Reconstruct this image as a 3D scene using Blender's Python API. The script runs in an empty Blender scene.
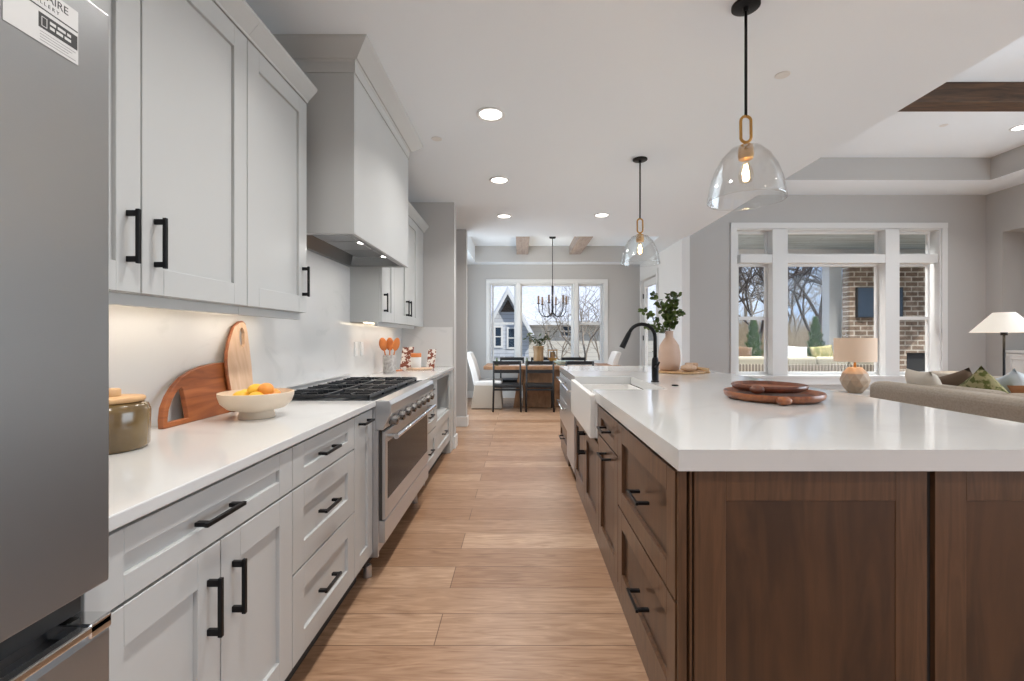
import bpy, bmesh, math, random
from mathutils import Vector, Matrix
random.seed(7)
PI = math.pi
S = bpy.context.scene
C = S.collection
# ------------------------------------------------------------------ camera, world, sun, exposure
H = 1.25
F = 460.0
cam = bpy.data.cameras.new('camera'); camo = bpy.data.objects.new('camera', cam); C.objects.link(camo)
cam.sensor_width = 36; cam.lens = F/1024*36
cam.shift_x = -8/1024; cam.shift_y = -2.5/1024
cam.clip_end = 400
camo.location = (0, 0, H); camo.rotation_euler = (PI/2, 0, 0)
S.camera = camo
S.view_settings.view_transform = 'Standard'; S.view_settings.look = 'None'
S.view_settings.gamma = 1; S.view_settings.use_curve_mapping = False
S.view_settings.exposure = 0.04
w = bpy.data.worlds.new('sky'); S.world = w; w.use_nodes = True
nt = w.node_tree; nt.nodes.clear()
wo = nt.nodes.new('ShaderNodeOutputWorld'); bg = nt.nodes.new('ShaderNodeBackground')
tc = nt.nodes.new('ShaderNodeTexCoord'); sx = nt.nodes.new('ShaderNodeSeparateXYZ')
rp = nt.nodes.new('ShaderNodeValToRGB'); mx = nt.nodes.new('ShaderNodeMix'); mx.data_type = 'RGBA'
nz = nt.nodes.new('ShaderNodeTexNoise'); nz.inputs['Scale'].default_value = 3.2; nz.inputs['Detail'].default_value = 6
nr = nt.nodes.new('ShaderNodeValToRGB')
nr.color_ramp.elements[0].position = .50; nr.color_ramp.elements[1].position = .70
nr.color_ramp.elements[0].color = (0, 0, 0, 1); nr.color_ramp.elements[1].color = (.8, .8, .8, 1)
e = rp.color_ramp.elements
e[0].position = 0.0; e[0].color = (.46, .60, .80, 1)
e[1].position = .5; e[1].color = (.30, .48, .80, 1)
k = e.new(.12); k.color = (.30, .50, .84, 1)
nt.links.new(tc.outputs['Generated'], sx.inputs[0]); nt.links.new(sx.outputs['Z'], rp.inputs[0])
nt.links.new(tc.outputs['Generated'], nz.inputs['Vector']); nt.links.new(nz.outputs['Fac'], nr.inputs[0])
nt.links.new(nr.outputs[0], mx.inputs['Factor']); nt.links.new(rp.outputs[0], mx.inputs[6]); mx.inputs[7].default_value = (.9, .92, .95, 1)
nt.links.new(mx.outputs[2], bg.inputs[0]); bg.inputs[1].default_value = 1.1
nt.links.new(bg.outputs[0], wo.inputs[0])
sun = bpy.data.lights.new('sun', 'SUN'); sun.energy = 4.0; sun.angle = .02; sun.color = (1, .95, .87)
so = bpy.data.objects.new('sun', sun); C.objects.link(so); so.rotation_euler = (math.radians(50), 0, math.radians(48))

def lamp(name, kind, loc, power, size=.16, color=(1, .965, .93), rot=(0, 0, 0), sy=None, parent=None, spread=None):
    l = bpy.data.lights.new(name, kind); l.energy = power; l.color = color
    if kind == 'AREA':
        l.shape = 'DISK' if sy is None else 'RECTANGLE'; l.size = size
        if sy: l.size_y = sy
        if spread: l.spread = spread
    else: l.shadow_soft_size = size
    o = bpy.data.objects.new(name, l); C.objects.link(o); o.location = loc; o.rotation_euler = rot
    if parent: o.parent = parent; o.location = Vector(loc) - parent.location
    return o

# ------------------------------------------------------------------ materials
def M(name, col, rough=.5, metal=0, **kw):
    m = bpy.data.materials.new(name); m.use_nodes = True
    b = m.node_tree.nodes['Principled BSDF']
    b.inputs['Base Color'].default_value = (*col, 1); b.inputs['Roughness'].default_value = rough; b.inputs['Metallic'].default_value = metal
    n = m.node_tree.nodes; L = m.node_tree.links
    t = n.new('ShaderNodeTexCoord'); mp = n.new('ShaderNodeMapping')
    L.new(t.outputs['Object'], mp.inputs[0]); mp.inputs['Scale'].default_value = kw.get('scale', (1, 1, 1))
    if kw.get('col2'):
        q = n.new('ShaderNodeTexNoise'); q.inputs['Scale'].default_value = kw.get('nscale', 6); q.inputs['Detail'].default_value = kw.get('detail', 5)
        q.inputs['Distortion'].default_value = kw.get('dist', 0)
        r = n.new('ShaderNodeValToRGB'); r.color_ramp.elements[0].position = kw.get('p0', .35); r.color_ramp.elements[1].position = kw.get('p1', .65)
        r.color_ramp.elements[0].color = (*col, 1); r.color_ramp.elements[1].color = (*kw['col2'], 1)
        L.new(mp.outputs[0], q.inputs['Vector']); L.new(q.outputs['Fac'], r.inputs[0]); L.new(r.outputs[0], b.inputs['Base Color'])
    if kw.get('bump'):
        q2 = n.new('ShaderNodeTexNoise'); q2.inputs['Scale'].default_value = kw.get('bscale', 80); q2.inputs['Detail'].default_value = 3
        bp = n.new('ShaderNodeBump'); bp.inputs['Strength'].default_value = kw['bump']; bp.inputs['Distance'].default_value = kw.get('bdist', .002)
        L.new(mp.outputs[0], q2.inputs['Vector']); L.new(q2.outputs['Fac'], bp.inputs['Height']); L.new(bp.outputs[0], b.inputs['Normal'])
    if kw.get('emit'):
        b.inputs['Emission Color'].default_value = (*kw['emit'], 1); b.inputs['Emission Strength'].default_value = kw.get('estr', 1)
    if kw.get('trans'): b.inputs['Transmission Weight'].default_value = kw['trans']
    if kw.get('coat'): b.inputs['Coat Weight'].default_value = kw['coat']; b.inputs['Coat Roughness'].default_value = .15
    if kw.get('sss'): b.inputs['Subsurface Weight'].default_value = kw['sss']
    return m

def glass(name, tint=(1, 1, 1), refl=.06, edge=.5):
    m = bpy.data.materials.new(name); m.use_nodes = True; n = m.node_tree.nodes; L = m.node_tree.links; n.clear()
    o = n.new('ShaderNodeOutputMaterial'); mix = n.new('ShaderNodeMixShader'); t = n.new('ShaderNodeBsdfTransparent'); g = n.new('ShaderNodeBsdfGlossy')
    g.inputs['Roughness'].default_value = .02; t.inputs[0].default_value = (*tint, 1)
    lw = n.new('ShaderNodeLayerWeight'); lw.inputs[0].default_value = .35
    mr = n.new('ShaderNodeMapRange'); mr.inputs['To Min'].default_value = refl; mr.inputs['To Max'].default_value = edge
    pw = n.new('ShaderNodeMath'); pw.operation = 'POWER'; pw.inputs[1].default_value = 1.8
    L.new(lw.outputs['Facing'], pw.inputs[0]); L.new(pw.outputs[0], mr.inputs[0]); L.new(mr.outputs[0], mix.inputs[0])
    L.new(t.outputs[0], mix.inputs[1]); L.new(g.outputs[0], mix.inputs[2]); L.new(mix.outputs[0], o.inputs[0])
    return m

def brickmat(name, c1, c2, mortar, bw, rh, ms=.01, rough=.5, rot=(0, 0, 0), loc=(0, 0, 0), grain=None, offs=.5, bump=.3, gsc=(2, 30, 2), bias=0, smooth=.1, gdist=.6):
    m = bpy.data.materials.new(name); m.use_nodes = True; n = m.node_tree.nodes; L = m.node_tree.links
    b = n['Principled BSDF']; b.inputs['Roughness'].default_value = rough
    t = n.new('ShaderNodeTexCoord'); mp = n.new('ShaderNodeMapping'); mp.inputs['Rotation'].default_value = rot; mp.inputs['Location'].default_value = loc
    br = n.new('ShaderNodeTexBrick'); br.inputs['Color1'].default_value = (*c1, 1); br.inputs['Color2'].default_value = (*c2, 1); br.inputs['Mortar'].default_value = (*mortar, 1)
    br.inputs['Scale'].default_value = 1; br.inputs['Brick Width'].default_value = bw; br.inputs['Row Height'].default_value = rh
    br.inputs['Mortar Size'].default_value = ms; br.inputs['Mortar Smooth'].default_value = smooth; br.offset = offs; br.offset_frequency = 2; br.inputs['Bias'].default_value = bias
    L.new(t.outputs['Object'], mp.inputs[0]); L.new(mp.outputs[0], br.inputs['Vector'])
    out = br.outputs['Color']
    if grain:
        mp2 = n.new('ShaderNodeMapping'); mp2.inputs['Scale'].default_value = gsc; L.new(t.outputs['Object'], mp2.inputs[0])
        q = n.new('ShaderNodeTexNoise'); q.inputs['Scale'].default_value = 1.0; q.inputs['Detail'].default_value = 10; q.inputs['Distortion'].default_value = gdist
        L.new(mp2.outputs[0], q.inputs['Vector'])
        r = n.new('ShaderNodeValToRGB'); r.color_ramp.elements[0].position = .3; r.color_ramp.elements[1].position = .7
        r.color_ramp.elements[0].color = (*grain, 1); r.color_ramp.elements[1].color = (1.0, 1.0, 1.0, 1)
        L.new(q.outputs['Fac'], r.inputs[0])
        mm = n.new('ShaderNodeMix'); mm.data_type = 'RGBA'; mm.blend_type = 'MULTIPLY'; mm.inputs[0].default_value = 1
        L.new(out, mm.inputs[6]); L.new(r.outputs[0], mm.inputs[7]); out = mm.outputs[2]
    L.new(out, b.inputs['Base Color'])
    if bump:
        bp = n.new('ShaderNodeBump'); bp.inputs['Strength'].default_value = bump; bp.inputs['Distance'].default_value = .01; bp.invert = True
        L.new(br.outputs['Fac'], bp.inputs['Height']); L.new(bp.outputs[0], b.inputs['Normal'])
    return m

m_wall = M('painted_wall', (.492, .484, .474), .7, bump=.05, bscale=200)
m_wall_lit = M('lit_wall', (.78, .78, .775), .6)  # wall paint lightened; brightness of the lit dining wall is in the colour
m_ceil = M('ceiling_paint', (.83, .89, .945), .8)
m_trim = M('white_trim', (.74, .745, .74), .4)
m_cab = M('cabinet_paint', (.505, .515, .51), .33)
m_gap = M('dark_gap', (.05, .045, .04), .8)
m_quartz = M('quartz', (.64, .645, .64), .08, col2=(.60, .605, .60), nscale=1.6, dist=2.5, p0=.55, p1=.75)
m_splash = M('quartz_splash', (.68, .675, .665), .12, col2=(.635, .635, .625), nscale=2.2, dist=3, p0=.60, p1=.70, scale=(1, 1, 1.6))
m_black = M('black_metal', (.012, .012, .013), .38, .6)
m_steel = M('stainless', (.36, .37, .375), .30, .85, bump=.12, bscale=60, scale=(1, 1, 25))
m_steelh = M('stainless_brushed', (.56, .57, .58), .28, .8, bump=.05, bscale=50, scale=(1, .3, 20))
m_chrome = M('bright_steel', (.75, .75, .75), .15, 1)
m_iron = M('cast_iron', (.045, .05, .058), .32, .6)
m_dgls = M('oven_glass', (.018, .018, .02), .12); m_dgls.node_tree.nodes['Principled BSDF'].inputs['IOR'].default_value = 1.16
m_brass = M('aged_brass', (.55, .31, .10), .3, 1)
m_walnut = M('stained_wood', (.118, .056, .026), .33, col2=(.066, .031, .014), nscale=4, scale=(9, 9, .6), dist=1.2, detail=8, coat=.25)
m_walnut_shade = M('stained_wood_panel_shaded', (.082, .037, .016), .36, col2=(.042, .019, .009), nscale=2.4, scale=(5, 5, .8), dist=1.4, detail=8, coat=.2)  # panel grain; tone darkened to carry the shade on the island end
m_beam = M('dark_beam_wood', (.11, .055, .025), .6, col2=(.04, .02, .01), nscale=4, scale=(.7, 8, 8), dist=1)
m_beam2 = M('pale_beam_wood', (.40, .33, .29), .6, col2=(.28, .22, .19), nscale=4, scale=(8, .7, 8), dist=1)
m_table = M('table_wood', (.42, .23, .12), .5, col2=(.27, .14, .07), nscale=4, scale=(2, 5, 1), dist=1)
m_board = M('reddish_wood', (.36, .115, .035), .4, col2=(.22, .06, .018), nscale=4, scale=(2, 1, 9), dist=1)
m_boardl = M('pale_wood', (.62, .44, .31), .45, col2=(.52, .34, .22), nscale=4, scale=(6, 6, 1), dist=1)
m_tray = M('tray_wood', (.38, .13, .045), .32, col2=(.22, .065, .022), nscale=5, scale=(8, 1, 4), dist=1, coat=.3)
m_trayd = M('dark_tray_wood', (.19, .06, .028), .32, col2=(.10, .03, .014), nscale=5, scale=(8, 1, 4), dist=1, coat=.3)
m_jar = M('olive_glass', (.20, .13, .05), .18, col2=(.10, .062, .026), nscale=5, coat=.5)
m_oakl = M('oak_lid', (.60, .38, .19), .45, col2=(.50, .29, .13), nscale=5, scale=(8, 1, 1))
m_bowl = M('cream_ceramic', (.72, .60, .47), .5)
m_lemon = M('lemon_peel', (.85, .50, .04), .4, bump=.3, bscale=120)
m_orange = M('orange_peel', (.85, .32, .05), .4, bump=.3, bscale=120)
m_vase = M('blush_ceramic', (.60, .43, .34), .6, col2=(.52, .36, .27), nscale=3)
m_leaf = M('leaf', (.035, .065, .012), .45, col2=(.11, .16, .03), nscale=12)
m_leafd = M('dusty_leaf', (.05, .07, .035), .5, col2=(.09, .11, .05), nscale=12)
m_stem = M('stem', (.16, .10, .05), .7)
m_marble = M('grey_marble', (.52, .50, .48), .35, col2=(.30, .28, .27), nscale=14, dist=3)
m_spoon = M('spoon_wood', (.62, .20, .05), .5, col2=(.50, .14, .03), nscale=6)
m_white = M('white_ceramic', (.80, .79, .77), .35)
m_fab = M('beige_fabric', (.50, .43, .35), .95, bump=.5, bscale=260, col2=(.42, .35, .28), nscale=80)
m_cream = M('cream_fabric', (.66, .59, .50), .95, bump=.4, bscale=220)
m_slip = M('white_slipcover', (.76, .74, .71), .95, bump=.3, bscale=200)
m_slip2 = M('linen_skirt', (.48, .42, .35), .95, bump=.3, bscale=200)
m_brownf = M('brown_fabric', (.13, .085, .055), .95, bump=.4, bscale=200)
m_rust = M('rust_fabric', (.28, .11, .035), .9, bump=.4, bscale=200)
m_greenf = M('green_pattern_fabric', (.10, .11, .02), .9, col2=(.36, .32, .16), nscale=26, p0=.45, p1=.55)
m_bluef = M('pale_fabric', (.58, .62, .64), .95)
m_chblk = M('black_wood', (.014, .015, .017), .5)
m_shade = M('lit_linen_shade', (.62, .50, .40), .9, emit=(1, .66, .42), estr=.22)
m_shade2 = M('lit_white_shade', (.80, .76, .70), .9, emit=(1, .85, .65), estr=.25)
m_facet = M('facet_wood', (.52, .40, .29), .5, col2=(.44, .32, .22), nscale=6)
m_lampw = M('can_lens', (1, 1, 1), .5, emit=(1, .96, .9), estr=6)
m_bulb = M('filament_glow', (1, .8, .5), .5, emit=(1, .66, .34), estr=22)
m_bulbg = glass('bulb_glass', (1, .95, .86), .08, .4)
m_glass = glass('clear_glass', (.97, .975, .975), .06, .95)
m_pane = glass('window_glass', (.98, .985, .985), .008, .10)
m_floor = brickmat('oak_planks', (.37, .215, .125), (.56, .38, .255), (.16, .085, .045), 1.9, .215, .0022, .34, loc=(.35, -1.87+.215*9, 0), grain=(.60, .53, .47), offs=.37, bump=.15, gsc=(3.2, 26, 1), gdist=2.2)
m_brick = brickmat('old_brick', (.22, .155, .115), (.36, .28, .22), (.62, .58, .51), .26, .10, .014, .85, rot=(PI/2, 0, 0), grain=(.5, .48, .45), gsc=(7, 7, 9), bump=.8)
m_plank = brickmat('bluegrey_planks', (.56, .66, .70), (.70, .78, .80), (.28, .31, .33), 3, .14, .006, .6, rot=(0, 0, 0), grain=(.6, .6, .6), gsc=(1, 14, 1))
m_siding = brickmat('grey_siding', (.56, .59, .64), (.56, .59, .64), (.36, .38, .42), 8, .15, .010, .8, rot=(PI/2, 0, 0), bump=.5)
m_beige = brickmat('beige_siding', (.62, .60, .55), (.62, .60, .55), (.45, .43, .40), 8, .18, .008, .8, rot=(PI/2, 0, 0), bump=.5)
m_stone = brickmat('stone_veneer', (.50, .50, .52), (.32, .33, .36), (.62, .62, .62), .4, .16, .02, .8, rot=(PI/2, 0, 0), bump=.5)
m_roof = M('pale_shingles', (.74, .75, .79), .9, bump=.4, bscale=20, col2=(.58, .59, .64), nscale=8)
m_ground = M('winter_ground', (.42, .34, .23), .95, col2=(.30, .24, .16), nscale=1.5)
m_bark = M('pale_bark', (.38, .32, .26), .9, col2=(.24, .20, .16), nscale=8)
m_barkd = M('dark_bark', (.12, .095, .08), .9, col2=(.08, .065, .055), nscale=8)
m_brush = M('dry_brush', (.50, .40, .27), .9, col2=(.36, .28, .18), nscale=3)
m_conif = M('conifer', (.045, .12, .02), .7, col2=(.10, .22, .04), nscale=9)
m_conc = M('concrete', (.56, .56, .55), .8, col2=(.48, .48, .47), nscale=5)
m_ocush = M('outdoor_cushion', (.36, .345, .28), .95, bump=.4, bscale=200)
m_screen = M('tv_screen', (.03, .05, .08), .12)
m_ink = M('ink', (.02, .02, .02), .5)
m_label = M('label_paper', (.55, .55, .54), .5)
m_pat = M('botanical_print', (.78, .72, .66), .5, col2=(.20, .045, .02), nscale=32, p0=.47, p1=.52, detail=2)
m_rope = brickmat('rope_weave', (.50, .47, .40), (.50, .47, .40), (.20, .18, .15), .06, .5, .02, .8, rot=(PI/2, 0, 0), bump=.8)
m_amber = M('amber_ceramic', (.30, .19, .09), .4, col2=(.22, .13, .06), nscale=6)
m_led = M('led_strip', (1, .9, .75), .5, emit=(1, .80, .55), estr=3)

# ------------------------------------------------------------------ mesh helpers
class MB:
    def __init__(s): s.b = bmesh.new()
    def box(s, x0, x1, y0, y1, z0, z1):
        x0, x1 = min(x0, x1), max(x0, x1); y0, y1 = min(y0, y1), max(y0, y1); z0, z1 = min(z0, z1), max(z0, z1)
        v = [s.b.verts.new(p) for p in ((x0,y0,z0),(x1,y0,z0),(x1,y1,z0),(x0,y1,z0),(x0,y0,z1),(x1,y0,z1),(x1,y1,z1),(x0,y1,z1))]
        for f in ((3,2,1,0),(4,5,6,7),(0,1,5,4),(1,2,6,5),(2,3,7,6),(3,0,4,7)): s.b.faces.new([v[i] for i in f])
        return s
    def prism(s, pts, d0, d1, axis='x', hole=None):
        """pts 2D polygon extruded along axis"""
        def m(p, d):
            return {'x': (d, p[0], p[1]), 'y': (p[0], d, p[1]), 'z': (p[0], p[1], d)}[axis]
        a = [s.b.verts.new(m(p, d0)) for p in pts]; b = [s.b.verts.new(m(p, d1)) for p in pts]
        n = len(pts)
        for i in range(n): s.b.faces.new((a[i], a[(i+1) % n], b[(i+1) % n], b[i]))
        if hole is None:
            s.b.faces.new(a[::-1]); s.b.faces.new(b)
        else:   # ring between outer and hole with same vertex count
            ha = [s.b.verts.new(m(p, d0)) for p in hole]; hb = [s.b.verts.new(m(p, d1)) for p in hole]
            for i in range(n):
                j = (i+1) % n
                s.b.faces.new((a[j], a[i], ha[i], ha[j])); s.b.faces.new((b[i], b[j], hb[j], hb[i])); s.b.faces.new((ha[j], ha[i], hb[i], hb[j]))
        return s
    def lathe(s, prof, c=(0, 0, 0), n=32, closed=False):
        rings = []
        for r, z in prof:
            if r < 1e-5: rings.append([s.b.verts.new((c[0], c[1], c[2]+z))])
            else: rings.append([s.b.verts.new((c[0]+r*math.cos(2*PI*i/n), c[1]+r*math.sin(2*PI*i/n), c[2]+z)) for i in range(n)])
        pairs = list(zip(rings, rings[1:])) + ([(rings[-1], rings[0])] if closed else [])
        for A, B in pairs:
            if len(A) == 1 and len(B) == 1: continue
            for i in range(n):
                j = (i+1) % n
                if len(A) == 1: s.b.faces.new((A[0], B[j], B[i]))
                elif len(B) == 1: s.b.faces.new((A[i], A[j], B[0]))
                else: s.b.faces.new((A[i], A[j], B[j], B[i]))
        return s
    def tube(s, pts, r, n=8, r1=None, caps=True, sq=False):
        pts = [Vector(p) for p in pts]; rings = []
        up = None
        for i, p in enumerate(pts):
            d = (pts[min(i+1, len(pts)-1)] - pts[max(i-1, 0)]).normalized()
            if up is None: up = Vector((0, 0, 1)) if abs(d.z) < .9 else Vector((0, 1, 0))
            a = d.cross(up).normalized(); bb = a.cross(d).normalized(); up = bb
            rr = r if r1 is None else r + (r1-r)*i/(len(pts)-1)
            if isinstance(r, (list, tuple)): rr = r[i]
            rings.append([s.b.verts.new(p + rr*(math.cos(2*PI*(k+.5)/n)*a + math.sin(2*PI*(k+.5)/n)*bb)) for k in range(n)])
        for A, B in zip(rings, rings[1:]):
            for i in range(n): s.b.faces.new((A[i], A[(i+1) % n], B[(i+1) % n], B[i]))
        if caps: s.b.faces.new(rings[0][::-1]); s.b.faces.new(rings[-1])
        return s
    def ell(s, c, rx, ry, rz, n=16, m=10, rot=None):
        mat = Matrix.Translation(c) @ (rot or Matrix()) @ Matrix.Diagonal((rx, ry, rz, 1))
        bmesh.ops.create_uvsphere(s.b, u_segments=n, v_segments=m, radius=1, matrix=mat); return s
    def quad(s, pts):
        s.b.faces.new([s.b.verts.new(p) for p in pts]); return s

def wloc(o):
    v = Vector((0, 0, 0))
    while o: v += o.location; o = o.parent
    return v
def tag(o, label=None, cat=None, group=None, kind=None):
    for k, v in (('label', label), ('category', cat), ('group', group), ('kind', kind)):
        if v: o[k] = v
    return o
def build(name, mb, mat, parent=None, bevel=0, smooth=False, sub=0, seg=2, local=False, angle=None, solid=0):
    bmesh.ops.recalc_face_normals(mb.b, faces=mb.b.faces[:])
    me = bpy.data.meshes.new(name); mb.b.to_mesh(me); mb.b.free(); me.materials.append(mat)
    o = bpy.data.objects.new(name, me); C.objects.link(o)
    if parent:
        o.parent = parent
        if not local: me.transform(Matrix.Translation(-wloc(parent)))
    if bevel:
        md = o.modifiers.new('bevel', 'BEVEL'); md.width = bevel; md.segments = seg; md.limit_method = 'ANGLE'; md.angle_limit = math.radians(40); md.harden_normals = False
    if solid:
        md = o.modifiers.new('solid', 'SOLIDIFY'); md.thickness = solid
    if sub:
        md = o.modifiers.new('sub', 'SUBSURF'); md.levels = sub; md.render_levels = sub
    if smooth:
        for p in me.polygons: p.use_smooth = True
        if angle is not None:
            try: me.set_sharp_from_angle(angle=math.radians(angle))
            except Exception: pass
    return o
def empty(name, loc, label=None, cat=None, group=None):
    o = bpy.data.objects.new(name, None); C.objects.link(o); o.location = loc; o.empty_display_size = .1
    return tag(o, label, cat, group)
def struct(name, mb, mat, parent=None, **k):
    o = build(name, mb, mat, parent, **k)
    if not parent: o['kind'] = 'structure'
    return o
def copy_tree(o, parent=None):
    c = o.copy(); C.objects.link(c); c.parent = parent
    for ch in list(o.children): copy_tree(ch, c)
    return c
B = lambda *a: MB().box(*a)

# ------------------------------------------------------------------ the room shell
CZ = 2.783; XW = -1.35
struct('floor', B(-3.2, 7.9, -3.2, 9.8, -.1, 0), m_floor)
struct('wall_left', B(XW-.12, XW, -3.2, 5.2, 0, 3.0), m_wall)
struct('wall_partition', B(-3.2, -.745, 5.2, 5.36, 0, CZ), m_wall)
struct('wall_hall', B(-3.2, -.76, 6.5, 6.64, 0, CZ), m_wall)
struct('wall_hall_end', B(-3.3, -3.2, 5.3, 6.6, 0, CZ), m_wall)
struct('wall_dining_left', MB().box(-1.34, -1.2, 6.64, 6.95, 0, CZ).box(-1.34, -1.2, 8.9, 9.6, 0, CZ).box(-1.34, -1.2, 6.95, 8.9, 0, .5).box(-1.34, -1.2, 6.95, 8.9, 2.45, CZ), m_wall)  # unseen opening added to hold the dining fill light
def holed_wall_y(name, x0, x1, z0, z1, y0, y1, hx0, hx1, hz0, hz1, mat):
    mb = MB(); mb.box(x0, hx0, y0, y1, z0, z1); mb.box(hx1, x1, y0, y1, z0, z1)
    mb.box(hx0, hx1, y0, y1, z0, hz0) if hz0 > z0 else None
    mb.box(hx0, hx1, y0, y1, hz1, z1); return struct(name, mb, mat)
DX0, DX1, DZ0, DZ1 = -.63, 1.755, .72, 2.40
holed_wall_y('wall_dining_back', -1.34, 2.62, 0, 3.3, 9.6, 9.8, DX0, DX1, DZ0, DZ1, m_wall)
mb = MB(); mb.box(2.5, 2.62, 7.1, 8.40, 0, 3.3).box(2.5, 2.62, 9.42, 9.6, 0, 3.3).box(2.5, 2.62, 8.40, 9.42, 2.42, 3.3)
struct('wall_dining_right', mb, m_wall_lit)
GX0, GX1, GZ0, GZ1 = 3.33, 6.50, .66, 2.94
holed_wall_y('wall_great_room_back', 2.62, 7.9, 0, 3.95, 7.1, 7.32, GX0, GX1, GZ0, GZ1, m_wall)
mb = MB(); mb.box(7.19, 7.31, -3.2, -.2, 0, 3.95).box(7.19, 7.31, 4.4, 5.3, 0, 3.95).box(7.19, 7.31, -.2, 4.4, 0, .3).box(7.19, 7.31, -.2, 4.4, 2.9, 3.95).box(7.19, 7.31, 6.85, 7.1, 0, 3.95).box(7.19, 7.31, 5.3, 6.85, 2.83, 3.95).box(7.62, 7.74, 5.2, 6.95, 0, 2.95)  # unseen opening added near the camera for the side fill light
mb.box(7.31, 7.62, 5.18, 5.3, 0, 2.95).box(7.31, 7.62, 6.85, 6.97, 0, 2.95).box(7.31, 7.62, 5.3, 6.85, 2.83, 2.95)
struct('wall_right', mb, m_wall)
# unseen wall behind the camera; two openings added to let fill light in
mb = MB(); mb.box(-1.5, -.9, -3.3, -3.2, 0, 3.95).box(2.2, 3.0, -3.3, -3.2, 0, 3.95).box(6.8, 7.3, -3.3, -3.2, 0, 3.95)
mb.box(-.9, 2.2, -3.3, -3.2, 2.5, 3.95).box(3.0, 6.8, -3.3, -3.2, 2.9, 3.95).box(-.9, 2.2, -3.3, -3.2, 0, .3).box(3.0, 6.8, -3.3, -3.2, 0, .2)
struct('wall_front', mb, m_wall)
FILL_COL = (.80, .91, 1)  # cool tint shared by the added fill lights
lamp('fill_kitchen_rear', 'AREA', (.65, -3.22, 1.4), 50, 3.05, FILL_COL, (-PI/2, 0, 0), sy=2.15)  # added area light behind the camera, brightens the kitchen
lamp('fill_great_room_rear', 'AREA', (4.9, -3.22, 1.55), 110, 3.75, FILL_COL, (-PI/2, 0, 0), sy=2.65)  # added area light behind the camera, brightens the great room
lamp('fill_great_room_side', 'AREA', (7.26, 2.1, 1.6), 175, 4.5, FILL_COL, (PI/2, 0, PI/2), sy=2.5)  # added area light in the right wall, out of view
lamp('fill_dining_side', 'AREA', (-1.25, 7.92, 1.47), 45, 1.9, FILL_COL, (PI/2, 0, -PI/2), sy=1.9)  # added area light hidden by the hall wall, brightens the nook
TX0, TX1, TY0, TY1, TZ = -.91, 2.11, 6.95, 9.28, 3.106
mb = MB(); mb.box(-3.3, 2.555, -3.3, TY0, CZ, CZ+.1).box(-1.34, TX0, TY0, 9.6, CZ, CZ+.1).box(TX1, 2.5, TY0, 9.6, CZ, CZ+.1).box(TX0, TX1, TY1, 9.6, CZ, CZ+.1)
mb.box(2.455, 2.555, -3.3, 7.1, CZ+.1, 3.95)
struct('ceiling', mb, m_ceil)
mb = MB(); mb.box(TX0-.05, TX1+.05, TY0-.05, TY1+.05, TZ, TZ+.1)
mb.box(TX0-.05, TX0, TY0-.05, TY1+.05, CZ+.1, TZ).box(TX1, TX1+.05, TY0-.05, TY1+.05, CZ+.1, TZ).box(TX0, TX1, TY0-.05, TY0, CZ+.1, TZ).box(TX0, TX1, TY1, TY1+.05, CZ+.1, TZ)
struct('ceiling_dining_tray', mb, m_ceil)
SZ, SY, SXR, GT = 3.457, 6.43, 6.58, 3.77
mb = MB(); mb.box(2.555, 7.19, SY, 7.1, SZ, GT+.1).box(SXR, 7.19, -3.2, SY, SZ, GT+.1)
mb.box(2.555, SXR, -3.3, SY, GT, GT+.1)
struct('ceiling_great_room', mb, m_ceil)
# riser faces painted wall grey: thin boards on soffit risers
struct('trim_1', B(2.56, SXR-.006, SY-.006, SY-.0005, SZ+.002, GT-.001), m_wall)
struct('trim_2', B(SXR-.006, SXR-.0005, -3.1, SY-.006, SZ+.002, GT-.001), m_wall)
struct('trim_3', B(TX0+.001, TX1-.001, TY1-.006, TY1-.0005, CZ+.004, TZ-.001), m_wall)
# baseboards
def bb(name, *a): struct(name, B(*a), m_trim, bevel=.004)
bb('baseboard_partition', -.86, -.727, 5.182, 5.199, 0, .14)
bb('baseboard_partition_end', -.744, -.727, 5.199, 5.37, 0, .14)
bb('baseboard_hall', -3.2, -.742, 6.482, 6.499, 0, .14)
bb('baseboard_hall_end', -.759, -.742, 6.499, 6.65, 0, .14)
bb('baseboard_dining_back', -1.2, 2.5, 9.582, 9.599, 0, .14)
bb('baseboard_dining_left', -1.199, -1.182, 6.64, 9.58, 0, .14)
bb('baseboard_great_room', 2.63, 7.19, 7.082, 7.099, 0, .14)
bb('baseboard_dining_right', 2.482, 2.499, 7.1, 8.30, 0, .14)

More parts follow.
